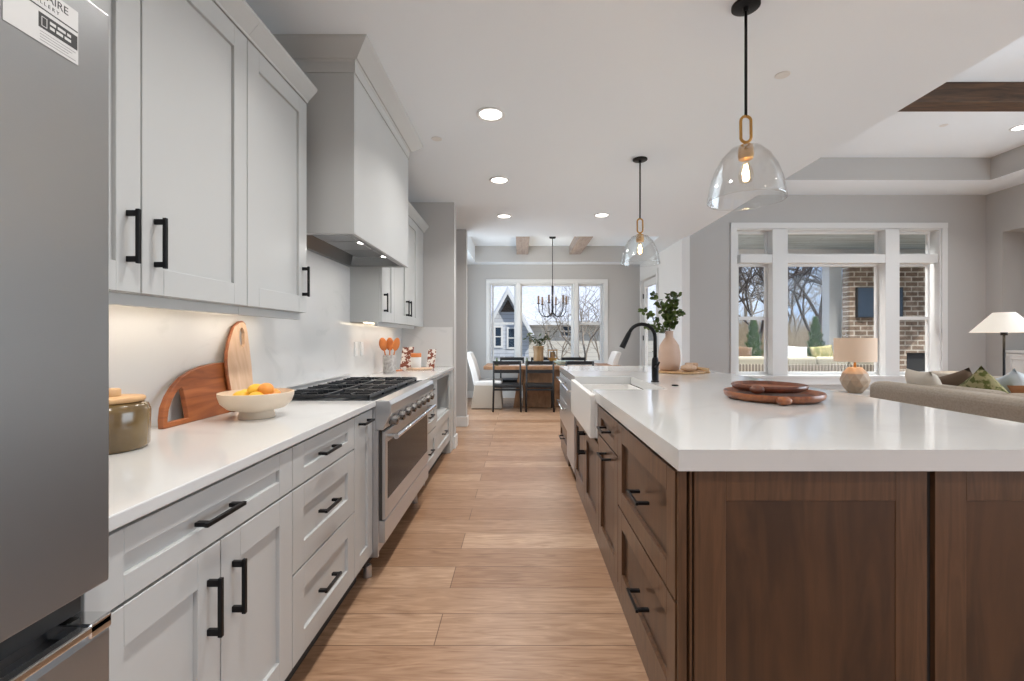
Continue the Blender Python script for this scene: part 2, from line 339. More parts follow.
# ------------------------------------------------------------------ windows
def win_y(name, yi, x0, x1, z0, z1, casing, units, rail=None, trans=None, sill=True, depth=.16):
    """units: list of (gx0,gx1,double_hung)"""
    fr = MB(); c = casing
    for a in ((x0-c, x0, z0-c*.6, z1+c), (x1, x1+c, z0-c*.6, z1+c)): fr.box(a[0], a[1], yi-.022, yi-.001, a[2], a[3])
    fr.box(x0-c, x1+c, yi-.026, yi-.001, z1, z1+c)
    fr.box(x0-c, x1+c, yi-.02, yi-.001, z0-.13, z0-.02)
    fr.box(x0-.02, x1+.02, yi-.05, yi+depth, z0-.02, z0+.012)
    fr.box(x0, x0+.02, yi-.001, yi+depth+.04, z0+.012, z1).box(x1-.02, x1, yi-.001, yi+depth+.04, z0+.012, z1).box(x0+.02, x1-.02, yi-.001, yi+depth+.04, z1-.02, z1)
    for i in range(len(units)-1):
        fr.box(units[i][1]+.03, units[i+1][0]-.03, yi-.018, yi+depth+.03, z0+.012, z1-.02)
    w_ = struct(name, fr, m_trim, bevel=.003)
    for gx0, gx1, dh in units:
        s = MB(); t = .035; ys0, ys1 = yi+depth-.055, yi+depth-.005
        zt = z1-.02
        if trans:
            s.box(max(gx0-.03, x0+.021), min(gx1+.03, x1-.021), yi-.012, yi+depth, trans[0]-.0, trans[1])
            s.box(gx0-.03, gx0, ys0, ys1, trans[1], zt).box(gx1, gx1+.03, ys0, ys1, trans[1], zt).box(gx0, gx1, ys0, ys1, trans[1], trans[1]+t).box(gx0, gx1, ys0, ys1, zt-t, zt)
            ztop = trans[0]
        else: ztop = zt
        s.box(gx0-.03, gx0+.005, ys0, ys1, z0+.012, ztop).box(gx1-.005, gx1+.03, ys0, ys1, z0+.012, ztop)
        s.box(gx0, gx1, ys0, ys1, z0+.012, z0+.06).box(gx0, gx1, ys0, ys1, ztop-t, ztop)
        if dh: s.box(gx0, gx1, ys0-.02, ys1, rail-.025, rail+.025)
        build('sash', s, m_trim, w_, bevel=.002)
        g = B(gx0, gx1, ys1-.03, ys1-.024, z0+.03, zt-.01)
        build('pane', g, m_pane, w_)
    return w_
px = lambda u, Y: (u-520)*Y/F
win_y('window_1', 9.6, DX0, DX1, DZ0, DZ1, .075, [(px(493.5, 9.7), px(514.5, 9.7), True), (px(522, 9.7), px(571.5, 9.7), False), (px(579, 9.7), px(600.5, 9.7), True)], rail=1.555)
win_y('window_2', 7.1, GX0, GX1, GZ0, GZ1, .085, [(3.43, 3.86, True), (4.155, 5.60, False), (5.875, 6.41, True)], rail=1.56, trans=(2.41, 2.54), depth=.18)
# glazed interior door of the dining nook (right wall)
d = MB()
d.box(2.53, 2.575, 8.42, 8.52, .02, 2.40).box(2.53, 2.575, 9.30, 9.40, .02, 2.40).box(2.53, 2.575, 8.52, 9.30, 2.27, 2.40).box(2.53, 2.575, 8.52, 9.30, .02, .26)
door = struct('door_1', d, m_trim, bevel=.003)
build('pane', B(2.55, 2.556, 8.52, 9.30, .26, 2.27), m_pane, door)
for z in (.35, 1.25, 2.1): build('hinge', MB().tube([(2.52, 9.40, z-.05), (2.52, 9.40, z+.05)], .012), m_black, door)
build('handle', MB().tube([(2.528, 8.47, 1.0), (2.48, 8.47, 1.0), (2.48, 8.60, 1.0)], .010), m_black, door)
struct('trim_4', MB().box(2.478, 2.499, 8.30, 8.40, 0, 2.52).box(2.478, 2.499, 9.42, 9.52, 0, 2.52).box(2.478, 2.499, 8.40, 9.42, 2.42, 2.52), m_trim, bevel=.003)
# light beyond that door: a porch side, nothing solid

# ------------------------------------------------------------------ ceiling fittings
def can(x, y, z=CZ, label='', power=30, show=True):
    t = empty('recessed_light', (x, y, z), label, 'ceiling light', 'recessed ceiling lights')
    build('trim_ring', MB().lathe([(.075, -.004), (.075, 0), (.098, 0), (.098, -.006), (.088, -.010)], (x, y, z-.0005), 32, True), m_trim, t, smooth=True, angle=40)
    build('lens', MB().lathe([(0, -.004), (.0755, -.004), (.0755, -.002), (0, -.002)], (x, y, z-.0005), 32), m_lampw, t)
    lamp('can_lamp', 'AREA', (x, y, z-.02), power, .14, parent=t, spread=math.radians(128))
    return t
KP = 11.5
can(-.20, 3.148, label='recessed ceiling light nearest the camera, above the range', power=KP)
can(-.20, 4.46, label='second recessed ceiling light down the aisle, before the dining nook', power=KP)
can(-.20, 5.78, label='recessed ceiling light on the left beside the dining nook tray', power=KP)
can(1.02, 5.73, label='recessed ceiling light to the right, over the far end of the island', power=KP)
can(5.99, 5.50, GT, label='recessed light in the raised great room ceiling at the right edge', power=18)
can(.25, 7.35, TZ, label='unseen recessed light added at left in the raised dining ceiling, hidden by the ceiling edge', power=9)  # this can and the next are added to brighten the dining nook
can(.85, 7.35, TZ, label='unseen recessed light added at right in the raised dining ceiling, hidden by the ceiling edge', power=9)
for x_ in (4.2, 6.0): can(x_, 8.15, 3.22, label='recessed light in the blue grey plank ceiling of the porch', power=70)
# unseen ceiling lights added outside the frame keep the room evenly lit
for x, y, z, p in ((-.2, 1.75, CZ, KP), (-.2, .4, CZ, KP), (-.2, -1.2, CZ, KP), (2.0, .4, CZ, KP), (2.0, -1.5, CZ, KP), (4.2, 1.2, GT, 22), (4.2, -1.0, GT, 18), (6.0, 2.2, GT, 18)):
    can(x, y, z, label='unseen recessed ceiling light added for fill behind or above the camera', power=p)
for x, y, z, lb in ((1.53, 2.68, CZ, 'flat round ceiling cover plate between the near pendant and the great room'), (-.64, 3.54, CZ, 'flat round ceiling cover plate beside the range hood crown'), (5.02, 5.45, GT, 'flat round cover plate on the raised great room ceiling')):
    tag(build('ceiling_cover_plate', MB().lathe([(0, -.004), (.038, -.004), (.042, -.0005), (0, -.0005)], (x, y, z), 24), m_trim), lb, 'cover plate', 'ceiling cover plates')

def pendant(x, y, label):
    t = empty('pendant_light', (x, y, CZ), label, 'pendant light', 'glass dome pendants over the island')
    c = (x, y, CZ)
    build('canopy', MB().lathe([(0, -.03), (.012, -.03), (.013, -.014), (.058, -.013), (.062, -.010), (.062, -.0005), (0, -.0005)], c), m_black, t, smooth=True, angle=40)
    build('stem', MB().tube([(x, y, CZ-.014), (x, y, CZ-.515)], .0065), m_black, t, smooth=True)
    lp = [(x + .024*math.cos(a), y, CZ-.572 + (.036 if math.sin(a) > 0 else -.036) + .024*math.sin(a)) for a in [2*PI*i/20 for i in range(21)]]
    build('chain_loop', MB().tube(lp, .0065, caps=False), m_brass, t, smooth=True)
    build('socket', MB().lathe([(0, 0), (.010, 0), (.012, -.014), (.030, -.016), (.034, -.062), (.030, -.078), (0, -.078)], (x, y, CZ-.632), 24), m_brass, t, smooth=True, angle=40)
    build('glass_shade', MB().lathe([(.036, 0), (.068, -.012), (.104, -.05), (.134, -.105), (.154, -.165), (.167, -.240), (.167, -.250), (.162, -.250), (.162, -.240), (.149, -.165), (.130, -.105), (.100, -.053), (.066, -.016), (.036, -.004)], (x, y, CZ-.652), 48, True), m_glass, t, smooth=True)
    bu = build('bulb', MB().lathe([(.012, 0), (.016, -.02), (.03, -.055), (.033, -.075), (.026, -.10), (0, -.112)], (x, y, CZ-.712), 20), m_bulbg, t, smooth=True)
    f = MB()
    for k in range(4):
        a = k*PI/2; f.tube([(x+.006*math.cos(a), y+.006*math.sin(a), CZ-.735), (x+.014*math.cos(a), y+.014*math.sin(a), CZ-.800)], .0022, 6)
    build('filament', f, m_bulb, bu)
    lamp('pendant_lamp', 'POINT', (x, y, CZ-.765), 3.0, .02, (1, .72, .42), parent=t)
pendant(1.04, 2.118, 'near glass dome pendant light on a black stem, over the front of the island')
pendant(1.028, 3.94, 'far glass dome pendant light on a black stem, over the sink')

# beams
for k, (x0, x1, lb) in enumerate(((-.07, .16, 'left pale wood beam across the dining nook ceiling'), (.99, 1.22, 'right pale wood beam across the dining nook ceiling'))):
    tag(build('ceiling_beam', B(x0, x1, TY0+.002, TY1-.008, 2.934, TZ-.001), m_beam2, bevel=.006), lb, 'beam', 'pale ceiling beams')
tag(build('ceiling_beam', B(2.56, SXR-.008, 4.52, 4.72, 3.57, GT-.001), m_beam, bevel=.006), 'dark stained wood beam across the great room ceiling', 'beam')
# ceiling fan: only a blade tip reaches into view
fan = empty('ceiling_fan', (5.45, 4.0, GT), 'dark bladed ceiling fan hanging in the great room, one blade tip in view', 'ceiling fan')
fx, fy, fz = 5.45, 4.0, 3.47
build('downrod', MB().tube([(fx, fy, GT-.001), (fx, fy, fz)], .014), m_black, fan, smooth=True)
build('motor', MB().lathe([(0, .06), (.09, .05), (.11, 0), (.09, -.05), (0, -.06)], (fx, fy, fz-.03), 24), m_black, fan, smooth=True)
for k in range(5):
    a = math.radians(164 + 72*k); dx, dy = math.cos(a), math.sin(a)
    mb = MB(); P = [Vector((fx+dx*r+dy*w_, fy+dy*r-dx*w_, fz-.03)) for r, w_ in ((.10, -.03), (.10, .03), (.6, .06), (.68, .03), (.68, -.03), (.6, -.06))]
    lo = [mb.b.verts.new(p) for p in P]; hi = [mb.b.verts.new(p + Vector((0, 0, .01))) for p in P]
    mb.b.faces.new(lo[::-1]); mb.b.faces.new(hi)
    for i in range(6): mb.b.faces.new((lo[i], lo[(i+1) % 6], hi[(i+1) % 6], hi[i]))
    build('blade', mb, m_beam2, fan)

# ------------------------------------------------------------------ cabinetry helpers
def mp_side(xf, d):      # front lies in the Y-Z plane at x=xf, facing direction d (+1/-1) along x
    return lambda a, b, z0, z1, dp0, dp1: (xf - d*dp0, xf - d*dp1, a, b, z0, z1)
def mp_end(yf):          # front lies in the X-Z plane at y=yf, facing -y
    return lambda a, b, z0, z1, dp0, dp1: (a, b, yf+dp0, yf+dp1, z0, z1)
def shaker(name, mp, a, b, z0, z1, mat, parent, fw=.08, rec=.011, th=.02, g=.0025, panelmat=None):
    a, b, z0, z1 = a+g, b-g, z0+g, z1-g; mb = MB()
    fz = min(fw, (z1-z0)*.36)
    mb.box(*mp(a, a+fw, z0, z1, 0, th)); mb.box(*mp(b-fw, b, z0, z1, 0, th))
    mb.box(*mp(a+fw, b-fw, z1-fz, z1, 0, th)); mb.box(*mp(a+fw, b-fw, z0, z0+fz, 0, th))
    if not panelmat: mb.box(*mp(a+fw, b-fw, z0+fz, z1-fz, rec, th))
    o = build(name, mb, mat, parent, bevel=.0012, seg=1)
    if panelmat: build('panel', B(*mp(a+fw, b-fw, z0+fz, z1-fz, rec, th)), panelmat, o)
    return o
def pull(xf, d, c0, c1, zc0, zc1, parent, r=.0052, out=.031):
    """square bar pull on a side-facing front from (y=c0,z=zc0) to (c1,zc1)"""
    mb = MB(); xo = xf + d*out
    if abs(c1-c0) > 1e-6:
        mb.box(xo-r, xo+r, c0, c1, zc0-r, zc0+r)
        for c in (c0+.012, c1-.012): mb.box(xf+d*.0002, xo, c-.008, c+.008, zc0-r, zc0+r)
    else:
        mb.box(xo-r, xo+r, c0-r, c0+r, zc0, zc1)
        for z in (zc0+.012, zc1-.012): mb.box(xf+d*.0002, xo, c0-r, c0+r, z-.008, z+.008)
    return build('handle', mb, m_black, parent, bevel=.0015)

# ------------------------------------------------------------------ left run
XF = -.757; CT = .928; CB = .899
def base_body(name, y0, y1, label, xf=XF, bottom=.135, toe=-.84, niche=None, group='painted base cabinets along the left wall'):
    t = empty(name, (XW+.3, (y0+y1)/2, 0), label, 'cabinet', group)
    mb = MB(); g = .0012
    if niche:
        nz0, nz1 = niche
        mb.box(XW+.003, xf-.022, y0+g, y0+.02, bottom, CB-.001).box(XW+.003, xf-.022, y1-.02, y1-g, bottom, CB-.001)
        mb.box(XW+.003, XW+.02, y0+.02, y1-.02, bottom, CB-.001).box(XW+.02, xf-.022, y0+.02, y1-.02, bottom, nz0).box(XW+.02, xf-.022, y0+.02, y1-.02, nz1, CB-.001)
    else: mb.box(XW+.003, xf-.034, y0+g, y1-g, bottom, CB-.001)
    build('body', mb, m_cab, t)
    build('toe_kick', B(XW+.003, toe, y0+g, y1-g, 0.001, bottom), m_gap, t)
    return t
sd = mp_side(XF, 1)
def dr(t, y0, y1, z0, z1, hl=.20, name='drawer', hz=None, mp=sd, mat=None, xf=XF, d=1, **k):
    o = shaker(name, mp, y0, y1, z0, z1, mat or m_cab, t, **k)
    c = (y0+y1)/2-.025; z = (z0+z1)/2 if hz is None else hz
    if hl: pull(xf, d, c-hl/2, c+hl/2, z, z, o)
    return o
def do(t, y0, y1, z0, z1, side, hz0, hz1, name='door', mp=sd, mat=None, xf=XF, d=1, **k):
    o = shaker(name, mp, y0, y1, z0, z1, mat or m_cab, t, **k)
    y = y1-.048 if side > 0 else y0+.048
    if side: pull(xf, d, y, y, hz0, hz1, o)
    return o
t = base_body('base_cabinet', .797, 1.531, 'light grey base cabinet with two doors below one wide drawer, beside the refrigerator')
dr(t, .797, 1.531, .743, .888, .15)
do(t, .797, 1.164, .145, .741, 1, .525, .668); do(t, 1.164, 1.531, .145, .741, -1, .525, .668)
t = base_body('drawer_cabinet', 1.531, 2.105, 'light grey three-drawer base cabinet under the fruit bowl')
for z0, z1 in ((.743, .888), (.457, .741), (.145, .455)): dr(t, 1.531, 2.105, z0, z1, .145)
t = base_body('pull_out_cabinet', 2.105, 2.361, 'narrow light grey pull-out cabinet left of the steel range')
o = shaker('door', sd, 2.105, 2.361, .145, .888, m_cab, t, fw=.07); pull(XF, 1, 2.15, 2.29, .845, .845, o)
t = base_body('drawer_cabinet', 3.545, 4.15, 'light grey three-drawer base cabinet just beyond the steel range')
for z0, z1 in ((.743, .888), (.457, .741), (.145, .455)): dr(t, 3.545, 4.15, z0, z1, .18)
t = base_body('niche_cabinet', 4.15, 4.98, 'light grey base cabinet with an open niche above one drawer, at the far end', niche=(.50, .86))
dr(t, 4.15, 4.98, .145, .49, .18)
build('face_frame', MB().box(XF-.02, XF, 4.152, 4.20, .492, .888).box(XF-.02, XF, 4.93, 4.978, .492, .888).box(XF-.02, XF, 4.20, 4.93, .865, .888), m_cab, t, bevel=.0015)
t = empty('end_panel', (XW+.3, 5.09, 0), 'light grey filler panel closing the cabinet run against the far wall', 'panel')
build('board', B(XW+.003, XF+.004, 4.983, 5.197, 0.001, CB-.001), m_cab, t, bevel=.002)
# countertops and backsplash
tag(build('countertop', B(XW+.022, -.74, .797, 2.361, CB, CT), m_quartz, bevel=.003), 'white quartz countertop between the refrigerator and the range', 'countertop')
tag(build('countertop', B(XW+.022, -.74, 3.546, 5.197, CB, CT), m_quartz, bevel=.003), 'white quartz countertop beyond the range, under the utensil crock', 'countertop')
sp = MB(); sp.box(XW+.001, XW+.02, .5, 2.35, CB+.002, 1.372).box(XW+.001, XW+.02, 2.35, 3.60, CB+.002, 1.80).box(XW+.001, XW+.02, 3.60, 5.197, CB+.002, 1.372)
tag(build('backsplash', sp, m_splash), 'white veined quartz backsplash slab along the left wall', 'backsplash')
tag(build('backsplash', B(XW+.021, -.760, 5.180, 5.197, CT+.001, 1.372), m_splash), 'cream return backsplash slab on the short far wall', 'backsplash')
# upper cabinets
XU = -1.08
su = mp_side(XU, 1)
UZ0, UZ1 = 1.375, 2.437
def upper(y0, y1, doors, label):
    t = empty('wall_cabinet', (XW+.2, (y0+y1)/2, UZ0), label, 'wall cabinet', 'painted wall cabinets on the left wall')
    build('body', B(XW+.001, XU-.021, y0+.001, y1-.001, UZ0+.001, UZ1+.01), m_cab, t, bevel=.0015)
    build('light_rail', B(XU-.06, XU-.035, y0+.001, y1-.001, UZ0-.032, UZ0+.0), m_cab, t)
    for a, b, s in doors: do(t, a, b, UZ0, UZ1, s, UZ0+.08, UZ0+.23, mp=su, xf=XU)
    # crown moulding
    prof = [(XU-.022, UZ1+.002), (XU+.004, UZ1+.002), (XU+.006, UZ1+.012), (XU+.05, UZ1+.062), (XU+.052, UZ1+.075), (XU-.022, UZ1+.075)]
    build('crown', MB().prism(prof, y0+.0005, y1-.0005, 'y') , m_cab, t)
    strip = build('light_strip', B(XU-.16, XU-.14, y0+.04, y1-.04, UZ0-.008, UZ0+.0005), m_led, t)
    l = lamp('under_cabinet_lamp', 'AREA', (XU-.15, (y0+y1)/2, UZ0-.012), 1.0*(y1-y0), .02, (1, .84, .66), sy=(y1-y0)-.08, parent=t)
upper(.80, 1.822, [(.80, 1.3125, 1), (1.3125, 1.822, -1)], 'large two-door light grey wall cabinet beside the refrigerator')
upper(1.822, 2.335, [(1.822, 2.331, 1)], 'single-door light grey wall cabinet next to the range hood')
upper(3.60, 3.95, [(3.60, 3.95, -1)], 'narrow single-door wall cabinet just beyond the range hood')
upper(3.95, 4.85, [(3.95, 4.40, 1), (4.40, 4.85, -1)], 'far two-door light grey wall cabinet before the short wall')
tag(build('filler_panel', B(XW+.001, XU-.012, 4.852, 5.197, UZ0, UZ1+.0).prism([(XU-.03, UZ1+.002), (XU+.004, UZ1+.002), (XU+.006, UZ1+.012), (XU+.05, UZ1+.062), (XU+.052, UZ1+.075), (XU-.03, UZ1+.075)], 4.852, 5.197, 'y'), m_cab), 'plain filler panel between the far wall cabinet and the short wall', 'panel')
# outlets on the splash
def outlet(y, z, label, rt=None):
    t = empty('wall_outlet', (XW+.0205, y, z), label, 'outlet', 'backsplash outlets')
    build('plate', B(XW+.0202, XW+.025, y-.036, y+.036, z-.058, z+.058), m_trim, t, bevel=.0015)
    for q in (-.025, .025): build('socket', B(XW+.025, XW+.0262, y-.016, y+.016, z+q-.014, z+q+.014), m_white, t)
outlet(3.72, 1.16, 'white wall outlet on the backsplash just beyond the range'); outlet(3.86, 1.16, 'white wall outlet on the backsplash left of the utensil crock')

# ------------------------------------------------------------------ hood
HX, HY0, HY1, HZ0, HZ1 = -.87, 2.415, 3.585, 1.798, 2.642
t = empty('range_hood', (-1.1, 3.0, HZ0), 'tall boxed light grey range hood with crown, reaching the ceiling', 'range hood')
mb = MB(); X0 = XW+.0
mb.box(XW+.001, HX, HY0, HY0+.02, HZ0, CZ-.14).box(XW+.001, HX, HY1-.02, HY1, HZ0, CZ-.14).box(HX-.02, HX, HY0+.02, HY1-.02, HZ0, CZ-.14).box(XW+.001, XW+.02, HY0+.02, HY1-.02, HZ0, CZ-.14)
build('body', mb, m_cab, t, bevel=.002)
cr = MB()
pr = [(0, HZ1), (.006, HZ1), (.006, HZ1+.055), (.014, HZ1+.065), (.022, HZ1+.065), (.09, CZ-.012), (.096, CZ-.001)]
path = lambda o: [(XW+.002, HY0-o), (HX+o, HY0-o), (HX+o, HY1+o), (XW+.002, HY1+o)]
rings = [[cr.b.verts.new((x, y, z)) for x, y in path(o)] for o, z in pr]
for A, Bq in zip(rings, rings[1:]):
    for i in range(3): cr.b.faces.new((A[i], A[i+1], Bq[i+1], Bq[i]))
build('crown', cr, m_cab, t)
ins = MB(); iz = HZ0+.004
ix0, ix1, iy0, iy1 = XW+.06, HX-.035, HY0+.05, HY1-.05
rim = [(XW+.02, HY0+.02), (HX-.02, HY0+.02), (HX-.02, HY1-.02), (XW+.02, HY1-.02)]
def ring(z, x0, x1, y0, y1): return [ins.b.verts.new(p) for p in ((x0, y0, z), (x1, y0, z), (x1, y1, z), (x0, y1, z))]
R_ = [ring(iz, XW+.02, HX-.02, HY0+.02, HY1-.02), ring(iz, XW+.05, HX-.05, HY0+.06, HY1-.06), ring(iz+.07, XW+.10, HX-.10, HY0+.14, HY1-.14)]
for A, Bq in zip(R_, R_[1:]):
    for i in range(4): ins.b.faces.new((A[i], A[(i+1) % 4], Bq[(i+1) % 4], Bq[i]))
ins.b.faces.new(R_[-1])
ob = build('steel_insert', ins, M('dark_steel', (.22, .22, .22), .3, 1), t)
for k in range(3):
    y0 = HY0+.16 + k*.288; fb = MB().box(XW+.13, HX-.13, y0, y0+.27, iz+.052, iz+.066)
    for q in range(9): fb.box(XW+.14, HX-.14, y0+.012+q*.028, y0+.026+q*.028, iz+.046, iz+.053)
    build('filter', fb, m_steelh, ob)
for y in (HY0+.35, HY1-.35):
    build('hood_light', MB().lathe([(0, -.003), (.028, -.003), (.032, 0), (0, 0)], (HX-.075, y, iz+.02), 20), m_lampw, ob)
    lamp('hood_lamp', 'AREA', (HX-.10, y, iz-.005), 1.2, .05, (1, .95, .88), parent=t)

# ------------------------------------------------------------------ range
m_knob = M('knob_steel', (.34, .32, .30), .22, 1)
RY0, RY1, RX = 2.366, 3.538, -.70
t = empty('gas_range', (-1.0, 2.95, 0), 'wide stainless steel gas range with black grates, under the hood', 'range')
build('body', MB().box(XW+.03, -.745, RY0, RY1, .12, .900).box(-.745, -.73, RY0, RY0+.02, .12, .773).box(-.745, -.73, RY1-.02, RY1, .12, .773), m_steelh, t, bevel=.002)
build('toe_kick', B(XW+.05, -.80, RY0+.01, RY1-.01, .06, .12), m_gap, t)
for y in (RY0+.045, RY1-.045):
    for x in (-1.25, -.80): build('foot', MB().lathe([(0, 0), (.022, 0), (.02, .06), (0, .06)], (x, y, .001), 16), m_steelh, t, smooth=True, angle=40)
ck = build('cooktop', MB().box(XW+.03, -.745, RY0, RY1, .901, .920), m_steelh, t, bevel=.003)
build('burner_tray', B(XW+.07, -.765, RY0+.03, RY1-.03, .9202, .924), m_iron, ck)
build('back_guard', MB().box(XW+.022, XW+.045, RY0, RY1, .9, .972).box(XW+.045, XW+.075, RY0, RY1, .921, .95), m_steelh, t, bevel=.003)
cp = MB().prism([(-.745, .92), (-.745, .775), (-.705, .775), (-.665, .86), (-.662, .905), (-.675, .928), (-.745, .928)], RY0, RY1, 'y')
cpo = build('control_panel', cp, m_steelh, t, bevel=.004)
for k in range(8):
    y = RY0+.085 + k*(RY1-RY0-.17)/7; c = Vector((-.686, y, .818)); n_ = Vector((1, 0, -.15)).normalized()
    kb = build('knob', MB().tube([c, c+n_*.008, c+n_*.0085, c+n_*.036, c+n_*.040], [.030, .030, .027, .026, .020], 20), m_knob, t, smooth=True, angle=40)
    build('bezel', MB().tube([c-n_*.001, c+n_*.004], .031, 20), m_black, kb, smooth=True, angle=40)
dw = MB(); dy0, dy1 = RY0+.021, RY1-.021
dw.box(-.716, RX, dy0, dy0+.05, .305, .765).box(-.716, RX, dy1-.05, dy1, .305, .765).box(-.716, RX, dy0+.05, dy1-.05, .305, .40).box(-.716, RX, dy0+.05, dy1-.05, .70, .765)
odr = build('oven_door', dw, m_steelh, t, bevel=.003)
build('window', B(-.715, RX+.001, dy0+.05, dy1-.05, .40, .70), m_dgls, odr)
hb = MB().tube([(RX+.052, dy0+.02, .735), (RX+.052, dy1-.02, .735)], .014, 14)
for y in (dy0+.05, dy1-.05): hb.tube([(RX, y, .735), (RX+.052, y, .735)], .011, 10)
build('handle', hb, m_chrome, odr, smooth=True, angle=40)
build('kick_drawer', B(-.742, RX+.0, dy0, dy1, .185, .298), m_steelh, t, bevel=.003)
build('door_gasket', B(-.7455, -.7165, dy0+.002, dy1-.002, .301, .77), m_gap, t)
gx0, gx1 = XW+.085, -.785
for k in range(4):
    y0 = RY0+.035 + k*(RY1-RY0-.07)/4; y1 = y0 + (RY1-RY0-.07)/4-.006; g = MB(); a, b2, r = .937, .953, .006
    for y in (y0+r, y1-r): g.box(gx0, gx1, y-r, y+r, a, b2)
    for x in (gx0+r, gx1-r, (gx0+gx1)/2): g.box(x-r, x+r, y0, y1, a, b2)
    for q in range(1, 4):
        y = y0 + q*(y1-y0)/4; g.box(gx0, gx0+.18, y-.004, y+.004, a+.002, b2+.006).box(gx1-.18, gx1, y-.004, y+.004, a+.002, b2+.006)
    for q in (.12, .38): g.box(gx0+q-.004, gx0+q+.004, y0, y0+.09, a+.002, b2+.006).box(gx0+q-.004, gx0+q+.004, y1-.09, y1, a+.002, b2+.006)
    for x in (gx0, gx1-.014):
        for y in (y0, y1-.014): g.box(x, x+.014, y, y+.014, .9242, a)
    build('grate', g, m_iron, t, bevel=.0015, seg=1)
    for x in (gx0+.13, gx1-.13): build('burner', MB().lathe([(0, .012), (.034, .012), (.038, .008), (.038, .004), (.05, .003), (.05, 0), (0, 0)], (x, (y0+y1)/2, .9242), 20), m_iron, ck, smooth=True, angle=40)

# ------------------------------------------------------------------ refrigerator
FX = -.70; FY = .785
t = empty('refrigerator', (-1.0, .33, 0), 'tall stainless steel refrigerator with a bottom freezer drawer, at the left edge', 'refrigerator')
build('body', B(XW+.01, FX-.075, -.12, FY-.004, .02, 1.79), M('fridge_side', (.30, .30, .31), .5, .6), t, bevel=.004)
for y0, y1 in ((-.12, .330), (.336, FY)):
    dd = build('door', B(FX-.07, FX, y0, y1, .838, 1.80), m_steel, t, bevel=.003, seg=3)
build('gap_channel', MB().box(FX-.074, FX-.040, -.12, FY-.01, .79, .834), m_ink, t)
fz_ = build('freezer_drawer', MB().prism([(FX-.07, .06), (FX, .06), (FX, .755), (FX-.004, .765), (FX-.02, .775), (FX-.03, .757), (FX-.07, .757)], -.12, FY, 'y'), m_steel, t, bevel=.002)
build('grip_rail', MB().box(FX-.016, FX+.004, -.12, FY, .768, .782).box(FX-.07, FX+.004, FY-.04, FY+.0, .76, .785), m_chrome, fz_, bevel=.003)
# sticker on the door
st = build('sticker', B(FX+.0002, FX+.0008, .622, .728, 1.681, 1.765), m_label, dd)
build('label_band', B(FX+.0008, FX+.0010, .668, .7265, 1.7035, 1.7255), m_ink, st)
build('label_icon', MB().box(FX+.0010, FX+.0012, .672, .6728, 1.707, 1.721).box(FX+.0010, FX+.0012, .6792, .680, 1.707, 1.721).box(FX+.0010, FX+.0012, .6728, .6792, 1.707, 1.7078).box(FX+.0010, FX+.0012, .6728, .6792, 1.7202, 1.721), m_label, st)
def text(body, size, loc, rot, mat, parent, name='lettering'):
    cu = bpy.data.curves.new(name, 'FONT'); cu.body = body; cu.size = size; cu.extrude = .0001; cu.align_x = 'LEFT'
    tmp = bpy.data.objects.new(name, cu); C.objects.link(tmp)
    me = bpy.data.meshes.new_from_object(tmp); bpy.data.objects.remove(tmp)
    me.transform(Matrix.Translation(loc) @ rot); me.transform(Matrix.Translation(-wloc(parent))); me.materials.clear(); me.materials.append(mat)
    o = bpy.data.objects.new(name, me); C.objects.link(o); o.parent = parent; return o
RT = Matrix.Rotation(PI/2, 4, 'Z') @ Matrix.Rotation(PI/2, 4, 'X')   # text reads along +Y on a face looking +X
text('FRIGIDAIRE', .0165, (FX+.0010, .6285, 1.7485), RT, m_ink, st)
text('G A L L E R Y', .0075, (FX+.0010, .655, 1.739), RT, m_ink, st)
build('rule_line', B(FX+.0008, FX+.0010, .626, .727, 1.7315, 1.7335), m_ink, st)
tb_ = MB()
for zz, ws in ((1.7165, (.009, .012, .006)), (1.7090, (.007, .010, .010))):
    yy = .684
    for w_ in ws: tb_.box(FX+.0010, FX+.0012, yy, yy+w_, zz, zz+.0042); yy += w_+.0025
build('fine_lettering', tb_, m_label, st)
rl = MB()
for k in range(4): rl.box(FX+.0008, FX+.0010, .670, .724-.006*(k % 3), 1.698-k*.0042, 1.6988-k*.0042)
build('small_print', rl, M('grey_ink', (.25, .25, .25), .6), st)
t = empty('wall_cabinet', (-1.0, .33, 1.83), 'light grey cabinet above the refrigerator at the top left', 'wall cabinet')
build('body', B(XW+.001, -.745, -.12, .78, 1.83, UZ1+.075), m_cab, t, bevel=.002)
shaker('door', mp_side(-.723, 1), -.12, .33, 1.83, UZ1, m_cab, t); shaker('door', mp_side(-.723, 1), .33, .78, 1.83, UZ1, m_cab, t)

# ------------------------------------------------------------------ island
IX0, IX1, IY0, IY1, IT, IB = .457, 1.905, 1.326, 5.32, .928, .866
SX1, SY0, SY1 = .925, 2.88, 3.84       # sink cut-out
mb = MB(); mb.box(IX0, IX1, IY0, SY0, IB, IT).box(IX0, IX1, SY1, IY1, IB, IT).box(SX1, IX1, SY0, SY1, IB, IT)
bmesh.ops.remove_doubles(mb.b, verts=mb.b.verts[:], dist=1e-5)
tag(build('island_countertop', mb, m_quartz), 'thick white quartz countertop of the island with a sink cut-out', 'countertop')
XI = .463; si = mp_side(XI, -1)
def ibody(name, y0, y1, label, zt=IB-.001, cat='cabinet'):
    t = empty(name, (.8, (y0+y1)/2, 0), label, cat, 'stained wood island cabinets')
    build('body', B(XI+.021, 1.12, y0+.001, y1-.001, .10, zt), m_walnut, t)
    build('base_rail', B(XI+.008, 1.12, y0+.001, y1-.001, .001, .099), m_walnut, t)
    return t
